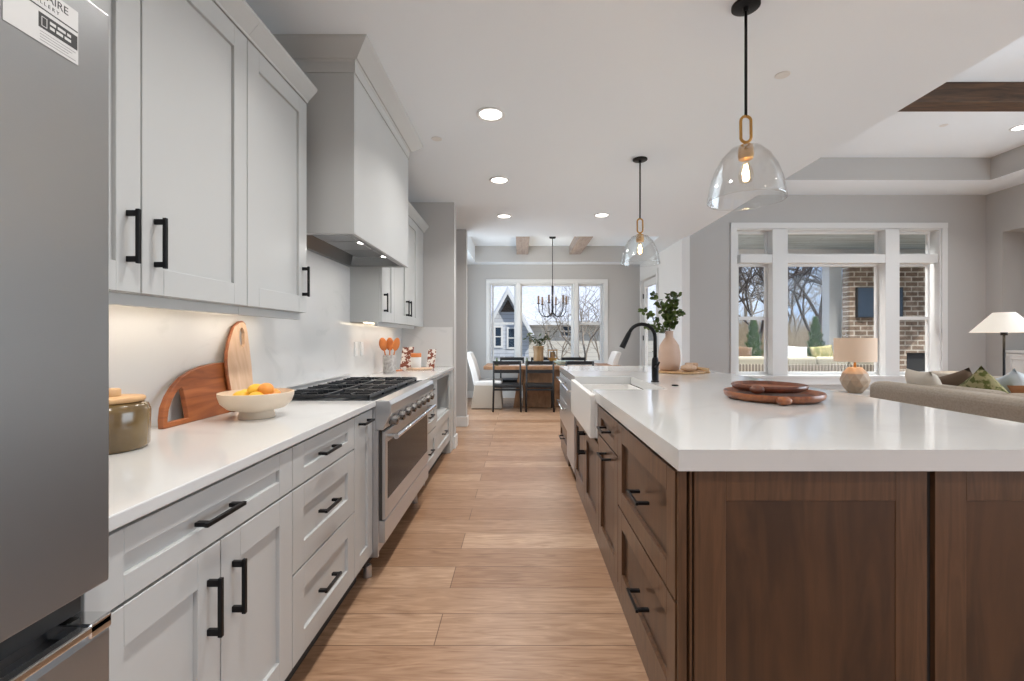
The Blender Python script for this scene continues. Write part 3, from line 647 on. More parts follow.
def iface(t, y0, y1, z0, z1, hl, kind='drawer', hz=None, side=0):
    o = shaker(kind, si, y0, y1, z0, z1, m_walnut, t, fw=.08, rec=.014, panelmat=m_walnut_shade)
    c = (y0+y1)/2-.06*(y1-y0)/.8
    if kind == 'drawer' or side == 0: pull(XI, -1, c-hl/2, c+hl/2, hz or (z0+z1)/2, hz or (z0+z1)/2, o, out=.046)
    else:
        y = y1-.03 if side > 0 else y0+.03; pull(XI, -1, y, y, z1-.20, z1-.04, o, out=.046)
    return o
t = ibody('island_drawer_cabinet', 1.372, 2.177, 'brown stained island cabinet with two deep drawers, nearest the camera')
iface(t, 1.372, 2.177, .463, .852, .15); iface(t, 1.372, 2.177, .09, .459, .15)
t = ibody('island_cabinet', 2.177, 2.717, 'narrow brown island cabinet with a small drawer over a pull-out door')
iface(t, 2.177, 2.717, .688, .852, .15); iface(t, 2.177, 2.717, .09, .684, .15, 'door', hz=.63)
t = ibody('sink_cabinet', 2.717, 3.86, 'brown two-door island cabinet under the white apron sink', zt=.625)
build('side_stile', MB().box(XI+.005, 1.1, 2.718, 2.775, .627, IB-.001).box(XI+.005, 1.1, 3.842, 3.859, .627, IB-.001), m_walnut, t)
iface(t, 2.717, 3.2885, .09, .622, .2, 'door', side=1); iface(t, 3.2885, 3.86, .09, .622, .2, 'door', side=-1)
# dishwasher
t = empty('dishwasher', (.8, 4.17, 0), 'stainless steel dishwasher built into the island beyond the sink', 'dishwasher')
build('body', B(XI+.02, 1.1, 3.864, 4.468, .05, IB-.002), m_steelh, t)
dwd = build('door', B(XI-.008, XI+.019, 3.866, 4.466, .11, IB-.006), m_steelh, t, bevel=.003)
hb = MB().tube([(XI-.055, 3.90, .80), (XI-.055, 4.43, .80)], .012, 12)
for y in (3.93, 4.40): hb.tube([(XI-.008, y, .80), (XI-.055, y, .80)], .009, 8)
build('handle', hb, m_chrome, dwd, smooth=True, angle=40)
t = ibody('beverage_drawer_cabinet', 4.472, 5.29, 'island cabinet at the far end with steel drawer fronts over a wood drawer')
for z0, z1 in ((.60, .855), (.34, .596)):
    o = build('steel_drawer', B(XI-.006, XI+.019, 4.476, 5.286, z0, z1), m_steelh, t, bevel=.003)
    hb = MB().tube([(XI-.045, 4.52, z1-.05), (XI-.045, 5.24, z1-.05)], .009, 10)
    for y in (4.56, 5.20): hb.tube([(XI-.006, y, z1-.05), (XI-.045, y, z1-.05)], .007, 8)
    build('handle', hb, m_chrome, o, smooth=True)
iface(t, 4.472, 5.29, .09, .336, .18)
# end and back panels
t = empty('island_end_panel', (1.2, 1.36, 0), 'brown stained paneled end of the island facing the camera', 'panel')
en = mp_end(1.350)
build('corner_post', MB().box(XI+.004, .492, 1.356, 1.3705, .001, IB-.001).box(.498, .506, 1.350, 1.3705, .001, IB-.001), m_walnut, t, bevel=.002)
build('backing', B(.5065, 1.893, 1.362, 1.3705, .001, IB-.001), m_gap, t)
for a, b in ((.510, 1.190), (1.213, 1.890)):
    mb = MB(); fw = .092
    mb.box(a, a+fw, 1.344, 1.3615, .001, IB-.001).box(b-fw, b, 1.344, 1.3615, .001, IB-.001).box(a+fw, b-fw, 1.344, 1.3615, IB-.092, IB-.001).box(a+fw, b-fw, 1.344, 1.3615, .001, .12)
    o = build('panel_frame', mb, m_walnut, t, bevel=.001, seg=1)
    build('panel', B(a+fw, b-fw, 1.3465, 1.3615, .12, IB-.092), m_walnut_shade, o)
t = empty('island_back_panel', (1.5, 3.2, 0), 'brown stained back of the island facing the great room', 'panel')
build('body', B(1.122, 1.60, 1.3715, 5.29, .001, IB-.001), m_walnut, t)
build('end_support', B(1.602, 1.893, 1.3715, 1.45, .001, IB-.001), m_walnut, t)
build('end_support', B(1.602, 1.893, 5.21, 5.29, .001, IB-.001), m_walnut, t)
# sink
t = empty('farmhouse_sink', (.68, 3.3, .64), 'white apron-front farmhouse sink set into the island', 'sink')
mb = MB(); y0, y1, x0, x1, zt, zb = 2.80, 3.838, .425, .918, .905, .638
T = .022
pts_o = (x0, x1, y0, y1)
mb.box(x0, x0+.035, y0, y1, zb, zt).box(x0+.035, .918, y0, y0+.05, zb, .8655).box(x0+.035, .918, y1-T, y1, zb, .8655).box(.918-T, .918, y0+.05, y1-T, zb, .8655).box(x0+.035, .918-T, y0+.05, y1-T, zb, zb+.02)
build('basin', mb, m_white, t, bevel=.006, seg=3)
build('drain', MB().lathe([(0, .002), (.04, .002), (.045, 0), (0, 0)], (.70, 3.32, zb+.0205), 24), m_chrome, t, smooth=True)
# faucet
fx, fy = .99, 3.37
t = empty('kitchen_faucet', (fx, fy, IT), 'matte black gooseneck faucet standing behind the sink', 'faucet')
build('base', MB().lathe([(0, 0), (.030, 0), (.030, .006), (.024, .012), (.026, .10), (.024, .16), (.018, .18), (0, .18)], (fx, fy, IT+.0005), 24), m_black, t, smooth=True, angle=40)
R = .098; pts = [(fx, fy, IT+.17), (fx, fy, IT+.325)] + [(fx-R+R*math.cos(a), fy, IT+.325+R*math.sin(a)) for a in [PI*i/14 for i in range(1, 13)]]
a = PI*12/14; ex, ez = pts[-1][0], pts[-1][2]; dx, dz = -math.sin(a), math.cos(a)
build('spout', MB().tube(pts, .0135, 16), m_black, t, smooth=True)
build('spray_head', MB().tube([(ex, fy, ez), (ex+dx*.03, fy, ez+dz*.03), (ex+dx*.13*1, fy, ez+dz*.13)], [.0145, .018, .022], 16), m_black, t, smooth=True, angle=50)
build('lever', MB().tube([(fx, fy-.02, IT+.11), (fx, fy-.05, IT+.115), (fx+.005, fy-.085, IT+.15)], [.012, .009, .006], 10), m_black, t, smooth=True)
tag(build('air_switch', MB().lathe([(0, .008), (.016, .008), (.022, .004), (.022, 0), (0, 0)], (1.045, 3.10, IT+.0005), 20), m_black, smooth=True), 'small round black button on the island beside the faucet', 'button')

# ------------------------------------------------------------------ things on the island
def sphere_leafy(root, stems, leaf, lsize, nper, mats, seed, wide=.6, spread=.01):
    rnd = random.Random(seed); s = MB(); f = MB()
    for path, r in stems:
        s.tube(path, r, 5, r1=r*.5)
        P = [Vector(p) for p in path]
        for k in range(nper):
            tt = .25+.75*rnd.random(); i = min(int(tt*(len(P)-1)), len(P)-2); fr = tt*(len(P)-1)-i
            p = P[i].lerp(P[i+1], fr)
            d = Vector((rnd.gauss(0, 1), rnd.gauss(0, 1), rnd.gauss(.2, .8))).normalized(); c = p + d*(lsize*.6+spread*rnd.random())
            n1 = d.cross(Vector((rnd.gauss(0, 1), rnd.gauss(0, 1), rnd.gauss(0, 1)))).normalized(); n2 = d.cross(n1)
            L_ = lsize*(.7+.6*rnd.random()); Wd = L_*wide
            vs = [c - d*L_*.6, c - d*L_*.2 + n1*Wd*.5, c + d*L_*.3 + n1*Wd*.42 + n2*L_*.06, c + d*L_*.6 + n2*L_*.12, c + d*L_*.3 - n1*Wd*.42 + n2*L_*.06, c - d*L_*.2 - n1*Wd*.5]
            f.quad([tuple(v) for v in vs])
            s.tube([p, c - d*L_*.55], .0009, 3)
    build('stems', s, m_stem, root); build('leaves', f, mats, root)
vx, vy = 1.395, 4.30
tb = IT + .0005
sv = empty('serving_board', (1.49, 4.28, IT), 'round wooden serving board under the blush vase, far side of the island', 'serving board')
build('board', MB().lathe([(0, 0), (.215, 0), (.222, .008), (.22, .018), (0, .018)], (1.49, 4.28, tb), 40), m_oakl, sv, smooth=True, angle=40)
build('handle', MB().box(1.66, 1.74, 4.20, 4.25, tb+.001, tb+.017), m_oakl, sv, bevel=.006)
vt = empty('vase', (vx, vy, tb+.0185), 'tall blush ceramic bottle vase standing on the round serving board', 'vase')
build('body', MB().lathe([(0, 0), (.075, 0), (.092, .02), (.10, .09), (.098, .17), (.086, .235), (.055, .285), (.036, .31), (.036, .36), (.040, .368), (.034, .368), (.030, .31), (0, .30)], (vx, vy, tb+.0185), 36), m_vase, vt, smooth=True)
pl = empty('leafy_branches', (vx, vy, tb+.34), 'green leafy branches in the blush vase on the island', 'branches')
z0 = tb+.33
st_ = []
for (dx, dy, dz) in ((-.05, 0, .30), (.05, .02, .34), (-.26, .0, .25), (-.14, .03, .40), (.10, -.03, .24), (-.22, -.02, .11), (.02, .03, .42), (.08, 0, .40), (.02, -.04, .2)):
    st_.append(([(vx, vy, z0), (vx+dx*.25, vy+dy*.3, z0+dz*.45), (vx+dx*.65, vy+dy*.7, z0+dz*.8), (vx+dx, vy+dy, z0+dz)], .0025))
sphere_leafy(pl, st_, None, .040, 40, m_leaf, 4, wide=.8)
# small wooden things on the board
gt = empty('wooden_scoop', (1.55, 4.14, tb+.019), 'small wooden scoop lying on the serving board beside the vase', 'scoop')
build('bowl', MB().ell((1.52, 4.15, tb+.052), .075, .045, .033), m_boardl, gt, smooth=True)
build('handle', MB().tube([(1.58, 4.15, tb+.05), (1.70, 4.14, tb+.035)], .012, 10, r1=.016), m_oakl, gt, smooth=True)
tag(build('wooden_block', B(1.55, 1.66, 4.27, 4.34, tb+.0188, tb+.09), m_boardl, bevel=.012), 'small pale wooden block behind the scoop on the serving board', 'block')

def tray(x, y, z, r, kx, h, mat, label, rim, disc):
    t = empty('wooden_tray', (x, y, z), label, 'tray', 'round wooden trays on the island')
    build('dish', MB().lathe([(0, 0), (r*.86, 0), (r*.97, h*.35), (r, h*.75), (r*.985, h), (r*.955, h*.9), (r*.90, h*.45), (0, h*.4)], (x, y, z), 56), mat, t, smooth=True, angle=60)
    build('disc_inlay', MB().lathe([(0, h*.41), (r*.86, h*.46), (r*.86, h*.42), (0, h*.39)], (x, y, z), 48), disc, t)
    a = math.asin((kx-x)/r); ky = y - r*math.cos(a)
    build('knob', MB().ell((kx, ky-.018, z+h*.55), .036, .030, .022, 20, 12), mat, t, smooth=True)
tray(1.335, 2.43, IT+.0005, .240, 1.255, .042, m_tray, 'larger reddish wooden tray with a knob handle, lowest of the two stacked on the island', 1, m_trayd)
tray(1.335, 2.47, IT+.0425, .184, 1.20, .034, m_trayd, 'smaller dark wooden tray with a knob handle, on top of the larger tray', 1, m_tray)

# ------------------------------------------------------------------ things on the left counter
jx, jy = -1.195, 1.33; z = CT+.0005
t = empty('storage_jar', (jx, jy, z), 'olive brown glass jar with a wooden lid beside the refrigerator', 'jar')
build('glass_body', MB().lathe([(0, 0), (.092, 0), (.099, .01), (.101, .110), (.095, .128), (.084, .136), (0, .136)], (jx, jy, z), 40), m_jar, t, smooth=True, angle=60)
ld = build('lid', MB().lathe([(0, .137), (.086, .137), (.089, .141), (.089, .147), (.086, .150), (0, .155)], (jx, jy, z), 40), m_oakl, t, smooth=True, angle=50)
build('knob', MB().lathe([(0, .1505), (.030, .1505), (.032, .154), (.032, .171), (.029, .174), (0, .174)], (jx, jy, z), 28), m_oakl, ld, smooth=True, angle=50)
bx, by = -1.07, 1.87
t = empty('fruit_bowl', (bx, by, z), 'cream pedestal bowl holding citrus fruit near the range', 'bowl')
build('dish', MB().lathe([(0, 0), (.066, 0), (.068, .004), (.062, .026), (.064, .030), (.105, .040), (.128, .062), (.137, .090), (.1375, .103), (.133, .104), (.130, .09), (.12, .068), (.09, .048), (0, .042)], (bx, by, z), 48), m_bowl, t, smooth=True, angle=60)
fr = [(-.055, -.03, .098, 1), (.03, -.05, .096, 1), (-.005, .04, .098, 0), (.07, .02, .097, 0), (-.08, .045, .097, 1), (.0, -.005, .123, 1), (.055, -.02, .125, 0), (-.03, .01, .088, 0)]
nm = ['propped against the bowl rim', 'at the front of the bowl']
lbs = ['yellow lemon at the left front of the bowl', 'yellow lemon at the front centre of the bowl', 'orange citrus at the back of the bowl', 'orange citrus at the right of the bowl', 'yellow lemon at the back left of the bowl', 'yellow lemon on top of the pile', 'orange citrus on top of the pile at right', 'orange citrus at the bottom of the pile']
for (dx, dy, dz, ye), lb in zip(fr, lbs):
    rt = Matrix.Rotation(random.random()*3, 4, 'Z')
    o = build('lemon' if ye else 'orange', MB().ell((bx+dx*.85, by+dy*.85, z+dz-.012), .034 if ye else .030, .026 if ye else .030, .025 if ye else .028, 18, 12, rt), m_lemon if ye else m_orange, smooth=True)
    tag(o, lb, 'lemon' if ye else 'orange', 'citrus in the pedestal bowl')
# cutting boards leaning on the splash
t = empty('cutting_board', (-1.25, 1.85, z), 'reddish quarter-round cutting board with a triangular cut-out, leaning on the backsplash', 'cutting board')
def lean(mb, zb, x0, tilt):  # shear toward the wall with height
    for v in mb.b.verts: v.co.x += -(v.co.z-zb)*tilt
out = [(1.62, z), (1.625, z+.03), (1.642, z+.072), (1.672, z+.11), (1.71, z+.143), (1.76, z+.172), (1.82, z+.193), (1.89, z+.207), (1.97, z+.214), (2.02, z+.214), (2.02, z+.12), (2.02, z), (1.85, z)]
hol = [(1.645, z+.018), (1.650, z+.034), (1.662, z+.063), (1.682, z+.090), (1.704, z+.112), (1.728, z+.130), (1.742, z+.136), (1.748, z+.128), (1.750, z+.10), (1.750, z+.08), (1.750, z+.05), (1.750, z+.018), (1.70, z+.018)]
mb = MB().prism(out, -1.276, -1.256, 'x', hole=hol); lean(mb, z, 0, .19); build('board', mb, m_board, t, bevel=.002, seg=1)
t = empty('cutting_board', (-1.20, 2.1, z), 'tall pointed pale cutting board with a loop handle, behind the fruit bowl', 'cutting board')
outl = [(p, z+q) for p, q in ((2.005, 0), (1.998, .09), (2.000, .16), (2.008, .215), (2.024, .26), (2.048, .30), (2.078, .34), (2.105, .372), (2.150, .392), (2.178, .396), (2.194, .384), (2.197, .35), (2.190, .28), (2.178, .19), (2.160, .09), (2.140, 0), (2.06, 0))]
hc = (2.148, z+.325); hl = []
for y_, z_ in outl:
    a = math.atan2(z_-hc[1], (y_-hc[0])); hl.append((hc[0]+.022*math.cos(a)+.25*.040*math.sin(a), hc[1]+.046*math.sin(a)))
mb = MB().prism(outl, -1.250, -1.235, 'x', hole=hl); lean(mb, z, 0, .19); build('board', mb, m_boardl, t)
mb = MB(); rimp = [(-1.2425-(p[1]-z)*.19, p[0], p[1]) for p in outl[:11]]; mb.tube(rimp, .008, 6)
build('rim', mb, m_board, t, smooth=True)
# crock with spoons
cx, cy2 = -1.20, 4.23
t = empty('utensil_crock', (cx, cy2, z), 'grey marble utensil crock on the far counter', 'crock')
build('pot', MB().lathe([(0, 0), (.055, 0), (.058, .005), (.058, .165), (.052, .165), (.052, .02), (0, .02)], (cx, cy2, z), 28), m_marble, t, smooth=True, angle=50)
for i, (dx, dy, lb) in enumerate(((-.045, .0, 'broad wooden spoon leaning left in the crock'), (-.005, .03, 'wooden spoon standing in the middle of the crock'), (.05, -.01, 'wooden spatula leaning right in the crock'))):
    s = empty('wooden_spoon', (cx+dx*.2, cy2+dy*.2, z+.021), lb, 'spoon', 'wooden utensils in the crock')
    b0 = Vector((cx+dx*.2, cy2+dy*.2, z+.024)); b1 = Vector((cx+dx*1.1, cy2+dy, z+.22))
    build('shaft', MB().tube([b0, b1], .006, 8), m_spoon, s, smooth=True)
    d_ = (b1-b0).normalized(); q = d_.to_track_quat('Z', 'Y').to_matrix().to_4x4()
    build('head', MB().ell(b1+d_*.045, .038 - .003*i, .010, .062, 16, 10, Matrix.Rotation(math.atan2(d_.x, d_.z), 4, 'Y')), m_spoon, s, smooth=True)
# tray with canister and prints
rx, ry = -1.03, 4.72
t = empty('round_board', (rx, ry, z), 'pale round wooden board at the far end of the counter', 'board')
build('disc', MB().lathe([(0, 0), (.125, 0), (.13, .006), (.13, .012), (.126, .016), (0, .016)], (rx, ry, z), 36), m_boardl, t, smooth=True, angle=50)
t = empty('canister', (-1.06, 4.69, z+.0165), 'white canister with an orange wood lid standing on the round board', 'canister')
build('pot', MB().lathe([(0, 0), (.048, 0), (.052, .006), (.052, .11), (0, .11)], (-1.06, 4.69, z+.0165), 28), m_white, t, smooth=True, angle=50)
build('lid', MB().lathe([(0, .1105), (.054, .1105), (.054, .145), (.05, .15), (0, .15)], (-1.06, 4.69, z+.0165), 28), m_spoon, t, smooth=True, angle=50)
def card(x0, x1, y, h, label, tilt):
    o = build('patterned_card', B(x0, x1, y, y+.012, z+.0008, z+h), m_pat)
    for v in o.data.vertices: v.co.y += (v.co.z-z)*tilt; v.co.x += (v.co.z-z)*.08
    tag(o, label, 'card', 'patterned cards on the far counter')
card(-1.27, -1.15, 4.86, .225, 'red and white patterned card left of the canister', .2)
card(-1.0, -.915, 4.90, .20, 'slim red and white patterned card right of the canister', .2)
tag(build('bead_string', MB().tube([(-1.29, 4.45, z+.006), (-1.24, 4.42, z+.006), (-1.19, 4.46, z+.006), (-1.17, 4.55, z+.006), (-1.19, 4.63, z+.006)], .006, 8), m_spoon, smooth=True), 'small brown cord lying beside the marble crock', 'cord')

# ------------------------------------------------------------------ dining nook
def table():
    t = empty('dining_table', (.6, 8.55, 0), 'rectangular wooden dining table in front of the nook window', 'dining table')
    build('table_top', B(-.64, 1.82, 8.05, 9.0, .695, .755), m_table, t, bevel=.004)
    for x0 in (.12, .98):
        build('leg', MB().prism([(x0-.07, .001), (x0+.07+.02, .001), (x0+.07, .694), (x0-.05, .694)], 8.28, 8.80, 'y'), m_table, t, bevel=.004)
    build('stretcher', B(.05, 1.15, 8.30, 8.34, .001, .694), m_table, t)
    build('leg', MB().prism([(-.12, .001), (.0, .001), (.06, .694), (-.02, .694)], 8.26, 8.30, 'y'), m_table, t)
table()
def dchair():
    t = empty('dining_chair', (0, 0, 0)); W, D = .235, .23
    # back at -y side
    for s in (-1, 1):
        build('leg', MB().tube([(s*W, -D-.02, .001), (s*(W-.01), -D, .42), (s*(W-.01), -D-.05, .86)], .017, 8), m_chblk, t, local=True, smooth=True)
        build('leg', MB().tube([(s*W, D, .001), (s*(W-.01), D-.01, .42)], .016, 8), m_chblk, t, local=True, smooth=True)
    build('seat', B(-W-.01, W+.01, -D, D+.01, .405, .455), m_chblk, t, local=True, bevel=.015, seg=3)
    build('stretcher', B(-W+.01, W-.01, -D-.01, -D+.008, .36, .395), m_chblk, t, local=True); build('stretcher', B(-W+.01, W-.01, D-.02, D, .36, .395), m_chblk, t, local=True)
    def slat(z0, z1, nm='back_slat'):
        mb = MB(); n = 8
        for i in range(n):
            x0 = -W+.01 + (2*W-.02)*i/n; x1 = x0 + (2*W-.02)/n; yc = lambda x: -D-.045+.02*((x/W)**2)-.02*(z0-.7)
            a = [(x0, yc(x0)-.009), (x1, yc(x1)-.009), (x1, yc(x1)+.009), (x0, yc(x0)+.009)]
            mb.prism(a, z0, z1, 'z')
        bmesh.ops.remove_doubles(mb.b, verts=mb.b.verts[:], dist=1e-5)
        build(nm, mb, m_chblk, t, local=True)
    slat(.80, .862, 'top_rail'); slat(.66, .715)
    return t
c0 = dchair()
spots = [(px(507, 7.75), 8.0, 0, 'left black slat-back dining chair on the kitchen side of the table'), (px(540, 7.75), 8.0, 0, 'middle black slat-back dining chair on the kitchen side of the table'),
         (px(579.5, 7.75), 8.0, 0, 'right black slat-back dining chair on the kitchen side, mostly behind the island'),
         (px(512, 9.2), 8.98, PI, 'left black dining chair on the window side of the table'), (px(543, 9.2), 8.98, PI, 'middle black dining chair on the window side, behind the table vase'), (px(574, 9.2), 8.98, PI, 'right black dining chair on the window side of the table')]
for i, (x, y, r, lb) in enumerate(spots):
    c = c0 if i == 0 else copy_tree(c0)
    c.location = (x, y, 0); c.rotation_euler = (0, 0, r); tag(c, lb, 'chair', 'black dining chairs around the table')
def slip(x, y, d, label):
    t = empty('slipcovered_chair', (x, y, 0), label, 'chair', 'white slipcovered chairs at the table ends')
    P = lambda pts: [(x+d*a, b) for a, b in pts]
    build('seat', B(x-.24*1, x+.24, y-.25, y+.25, .40, .50), m_slip, t, bevel=.03, seg=3)
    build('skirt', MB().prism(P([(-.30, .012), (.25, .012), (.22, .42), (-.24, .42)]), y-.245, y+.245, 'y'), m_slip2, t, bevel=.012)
    build('backrest', MB().prism(P([(-.15, .45), (-.25, .42), (-.29, .62), (-.35, .85), (-.40, .98), (-.36, 1.0), (-.31, .99), (-.25, .85), (-.19, .65)]), y-.24, y+.24, 'y'), m_slip, t, bevel=.015, seg=3)
    build('foot_frame', B(x-.29 if d > 0 else x-.24, x+.24 if d > 0 else x+.29, y-.23, y+.23, .001, .012), m_chblk, t)
slip(-.56, 8.30, 1, 'white slipcovered high-back chair at the left end of the dining table')
slip(px(596, 8.8), 8.62, -1, 'white slipcovered chair at the right end of the table, top seen over the island')
# table things
z = .7555
tag(build('table_runner', B(-.2, 1.4, 8.32, 8.72, z, z+.003), m_slip), 'pale cloth runner lying along the dining table', 'table runner')
vx, vy = px(538.5, 8.5), 8.5
t = empty('vase', (vx, vy, z+.0035), 'brown ceramic vase in the middle of the dining table', 'vase')
build('body', MB().lathe([(0, 0), (.06, 0), (.085, .03), (.095, .10), (.09, .20), (.10, .33), (.105, .345), (.092, .345), (.08, .2), (0, .19)], (vx, vy, z+.0035), 28), m_amber, t, smooth=True)
pl = empty('leafy_branches', (vx, vy, z+.25), 'dark leafy branches in the brown vase on the dining table', 'branches'); st_ = []
for (dx, dy, dz) in ((-.20, 0, .28), (-.10, .05, .20), (.22, 0, .20), (.30, -.04, .28), (.02, .04, .22), (-.24, .03, .18), (.14, .0, .14), (.34, 0, .38)):
    z0 = z+.32; st_.append(([(vx, vy, z0), (vx+dx*.3, vy+dy*.3, z0+dz*.5), (vx+dx, vy+dy, z0+dz)], .003))
sphere_leafy(pl, st_, None, .065, 11, m_leafd, 9, wide=.5)
hx = px(552.5, 8.6)
t = empty('candle_holder', (hx, 8.6, z+.0035), 'square brass candle holder right of the table vase', 'candle holder')
build('frame', MB().box(hx-.06, hx+.06, 8.54, 8.66, z+.0035, z+.10).box(hx-.085, hx+.085, 8.52, 8.68, z+.101, z+.125).box(hx-.085, hx+.085, 8.52, 8.68, z+.26, z+.28).box(hx-.085, hx-.075, 8.52, 8.68, z+.125, z+.26).box(hx+.075, hx+.085, 8.52, 8.68, z+.125, z+.26), m_brass, t)
build('glass_cup', MB().lathe([(.045, 0), (.045, .11), (.041, .11), (.041, 0)], (hx, 8.6, z+.127), 20, True), m_amber, t)
for u, lb in ((497, 'left small green bottle on the dining table'), (527, 'small green bottle beside the brown vase')):
    x = px(u, 8.3); tag(build('green_bottle', MB().lathe([(0, 0), (.028, 0), (.03, .01), (.03, .07), (.012, .10), (.012, .14), (0, .14)], (x, 8.25, z), 16), m_leaf, smooth=True), lb, 'bottle', 'green bottles on the table')
x = px(556, 8.4); tag(build('serving_bowl', MB().lathe([(0, 0), (.06, 0), (.13, .05), (.15, .075), (.14, .075), (.05, .02), (0, .015)], (x+.1, 8.42, z+.0035), 28), M('celadon', (.50, .58, .50), .3), smooth=True), 'pale green bowl on the right of the dining table', 'bowl')
# chandelier
hx, hy = px(552.5, 8.45), 8.45
t = empty('chandelier', (hx, hy, TZ), 'black chandelier with curved arms and candle sleeves over the dining table', 'chandelier')
build('canopy', MB().lathe([(0, -.025), (.055, -.025), (.065, 0), (0, 0)], (hx, hy, TZ-.0005), 24), m_black, t, smooth=True)
build('stem', MB().tube([(hx, hy, TZ-.025), (hx, hy, 2.2)], .007), m_black, t, smooth=True)
build('column', MB().tube([(hx, hy, 2.21), (hx, hy, 1.72)], .02, 14), m_black, t, smooth=True, angle=40)
for k in range(6):
    a = math.radians(12+60*k); R = .27; P = []
    ps = [(.0, 1.74), (.05, 1.665), (.13, 1.635), (.21, 1.665), (.255, 1.74), (.265, 1.90)]
    for r, z_ in ps: P.append((hx+r*math.cos(a), hy+r*math.sin(a), z_))
    ar = build('arm', MB().tube(P, .008, 8), m_black, t, smooth=True)
    q = P[-1]; build('candle_sleeve', MB().tube([(q[0], q[1], 1.88), (q[0], q[1], 2.02)], .017, 12), m_brownf, ar, smooth=True, angle=40)
    build('drip_cup', MB().lathe([(.0, 0), (.03, .01), (.032, .018), (0, .018)], (q[0], q[1], 1.865), 14), m_black, ar)
for k in range(6):  # added lights to brighten the tray; no bulbs are seen lit
    a = math.radians(12+60*k); lamp('chandelier_fill', 'POINT', (hx+.265*math.cos(a), hy+.265*math.sin(a), 2.04), 3.0, .012, (1, .9, .75), parent=t)

# ------------------------------------------------------------------ great room
def cushion(name, c, w_, h, th, rot, mat, label, cat='pillow', group='pillows on the sofa'):
    mb = MB(); n = 10
    def P(i, j, s):
        u, v = i/n*2-1, j/n*2-1; e_ = ((1-u**4)*(1-v**4))**.45
        k = 1-.06*(abs(u)*abs(v)); pin = 1-.07*(1-u*u)*(v*v)-0; pin2 = 1-.07*(1-v*v)*(u*u)
        return Vector((u*w_/2*pin2, s*th/2*e_, v*h/2*pin))
    for s in (1, -1):
        g = [[mb.b.verts.new(P(i, j, s)) for j in range(n+1)] for i in range(n+1)]
        for i in range(n):
            for j in range(n): mb.b.faces.new((g[i][j], g[i+1][j], g[i+1][j+1], g[i][j+1]))
    bmesh.ops.remove_doubles(mb.b, verts=mb.b.verts[:], dist=1e-5)
    o = build(name, mb, mat, smooth=True); o.location = c; o.rotation_euler = rot
    if label: tag(o, label, cat, group)
    return o
sx0 = 3.22
t = empty('sofa', (3.75, 3.4, 0), 'beige fabric sofa with its back to the island', 'sofa')
build('base', B(sx0, 4.20, 2.35, 4.33, .06, .30), m_fab, t, bevel=.04, seg=4)
bk = MB(); bk.box(sx0, sx0+.22, 2.35, 4.28, .28, .855); build('back_frame', bk, m_fab, t, bevel=.07, seg=5)
for y0, y1 in ((2.60, 3.34), (3.35, 4.12)): build('back_cushion', B(sx0+.2, sx0+.42, y0, y1, .45, .86), m_fab, t, bevel=.08, seg=5)
for y0, y1 in ((2.60, 3.34), (3.35, 4.12)): build('seat_cushion', B(sx0+.22, 4.20, y0, y1, .30, .46), m_fab, t, bevel=.05, seg=4)
for y0, y1 in ((2.35, 2.58), (4.13, 4.33)): build('arm', B(sx0+.02, 4.18, y0, y1, .28, .66), m_fab, t, bevel=.06, seg=4)
for x in (sx0+.1, 4.1):
    for y in (2.45, 4.23): build('foot', B(x-.03, x+.03, y-.03, y+.03, .001, .06), m_chblk, t)
tl = math.radians(-18)
cushion('throw_pillow', (3.58, 4.04, .76), .46, .44, .15, (tl, 0, math.radians(70)), m_cream, 'cream throw pillow at the far end of the sofa')
cushion('throw_pillow', (3.86, 4.05, .74), .42, .42, .14, (tl, math.radians(20), math.radians(100)), m_brownf, 'dark brown throw pillow behind the cream one on the sofa')
cushion('throw_pillow', (3.66, 3.62, .74), .44, .44, .14, (tl, math.radians(35), math.radians(80)), m_greenf, 'green patterned throw pillow standing on its corner on the sofa')
cushion('throw_pillow', (3.92, 3.62, .75), .46, .46, .15, (tl, math.radians(15), math.radians(60)), m_bluef, 'pale grey throw pillow on the near half of the sofa')
cushion('throw_pillow', (3.66, 3.16, .75), .40, .40, .13, (tl, math.radians(10), math.radians(95)), m_rust, 'rust brown throw pillow at the near right of the sofa')
t = empty('armchair', (5.0, 4.9, 0), 'round-backed beige armchair beyond the sofa', 'armchair')
def barrel(cx, cy, r0, r1, z0, z1, a0, a1, n=24):
    mb = MB(); rg = []
    for i in range(n+1):
        a = a0+(a1-a0)*i/n
        rg.append([mb.b.verts.new((cx+r*math.cos(a), cy+r*math.sin(a), z_)) for r, z_ in ((r0, z0), (r1, z0), (r1+.02, z1-.05), (r1-.02, z1), (r0+.03, z1), (r0, z1-.05))])
    for A, Bq in zip(rg, rg[1:]):
        for i in range(6): mb.b.faces.new((A[i], A[(i+1) % 6], Bq[(i+1) % 6], Bq[i]))
    mb.b.faces.new(rg[0]); mb.b.faces.new(rg[-1][::-1]); return mb
build('backrest', barrel(4.95, 4.9, .34, .48, .2, .87, math.radians(70), math.radians(290)), m_fab, t, smooth=True, bevel=.03, seg=3)
build('seat', MB().lathe([(0, .12), (.32, .12), (.335, .16), (.335, .40), (.31, .45), (0, .46)], (4.95, 4.9, 0), 36), m_fab, t, smooth=True)
build('base', MB().lathe([(0, .001), (.30, .001), (.30, .12), (0, .12)], (4.95, 4.9, 0), 28), m_chblk, t)
cushion('throw_pillow', (4.98, 4.9, .64), .44, .44, .15, (math.radians(-15), 0, math.radians(90)), m_rust, 'rust brown pillow in the round-backed armchair', group=None)
t = empty('side_table', (3.4, 4.72, 0), 'pale wooden side table at the end of the sofa, under the drum lamp', 'side table')
build('table_top', B(3.08, 3.78, 4.42, 5.0, .655, .69), m_conc, t, bevel=.005)
for x in (3.12, 3.74):
    for y in (4.46, 4.96): build('leg', B(x-.02, x+.02, y-.02, y+.02, .001, .654), m_conc, t)
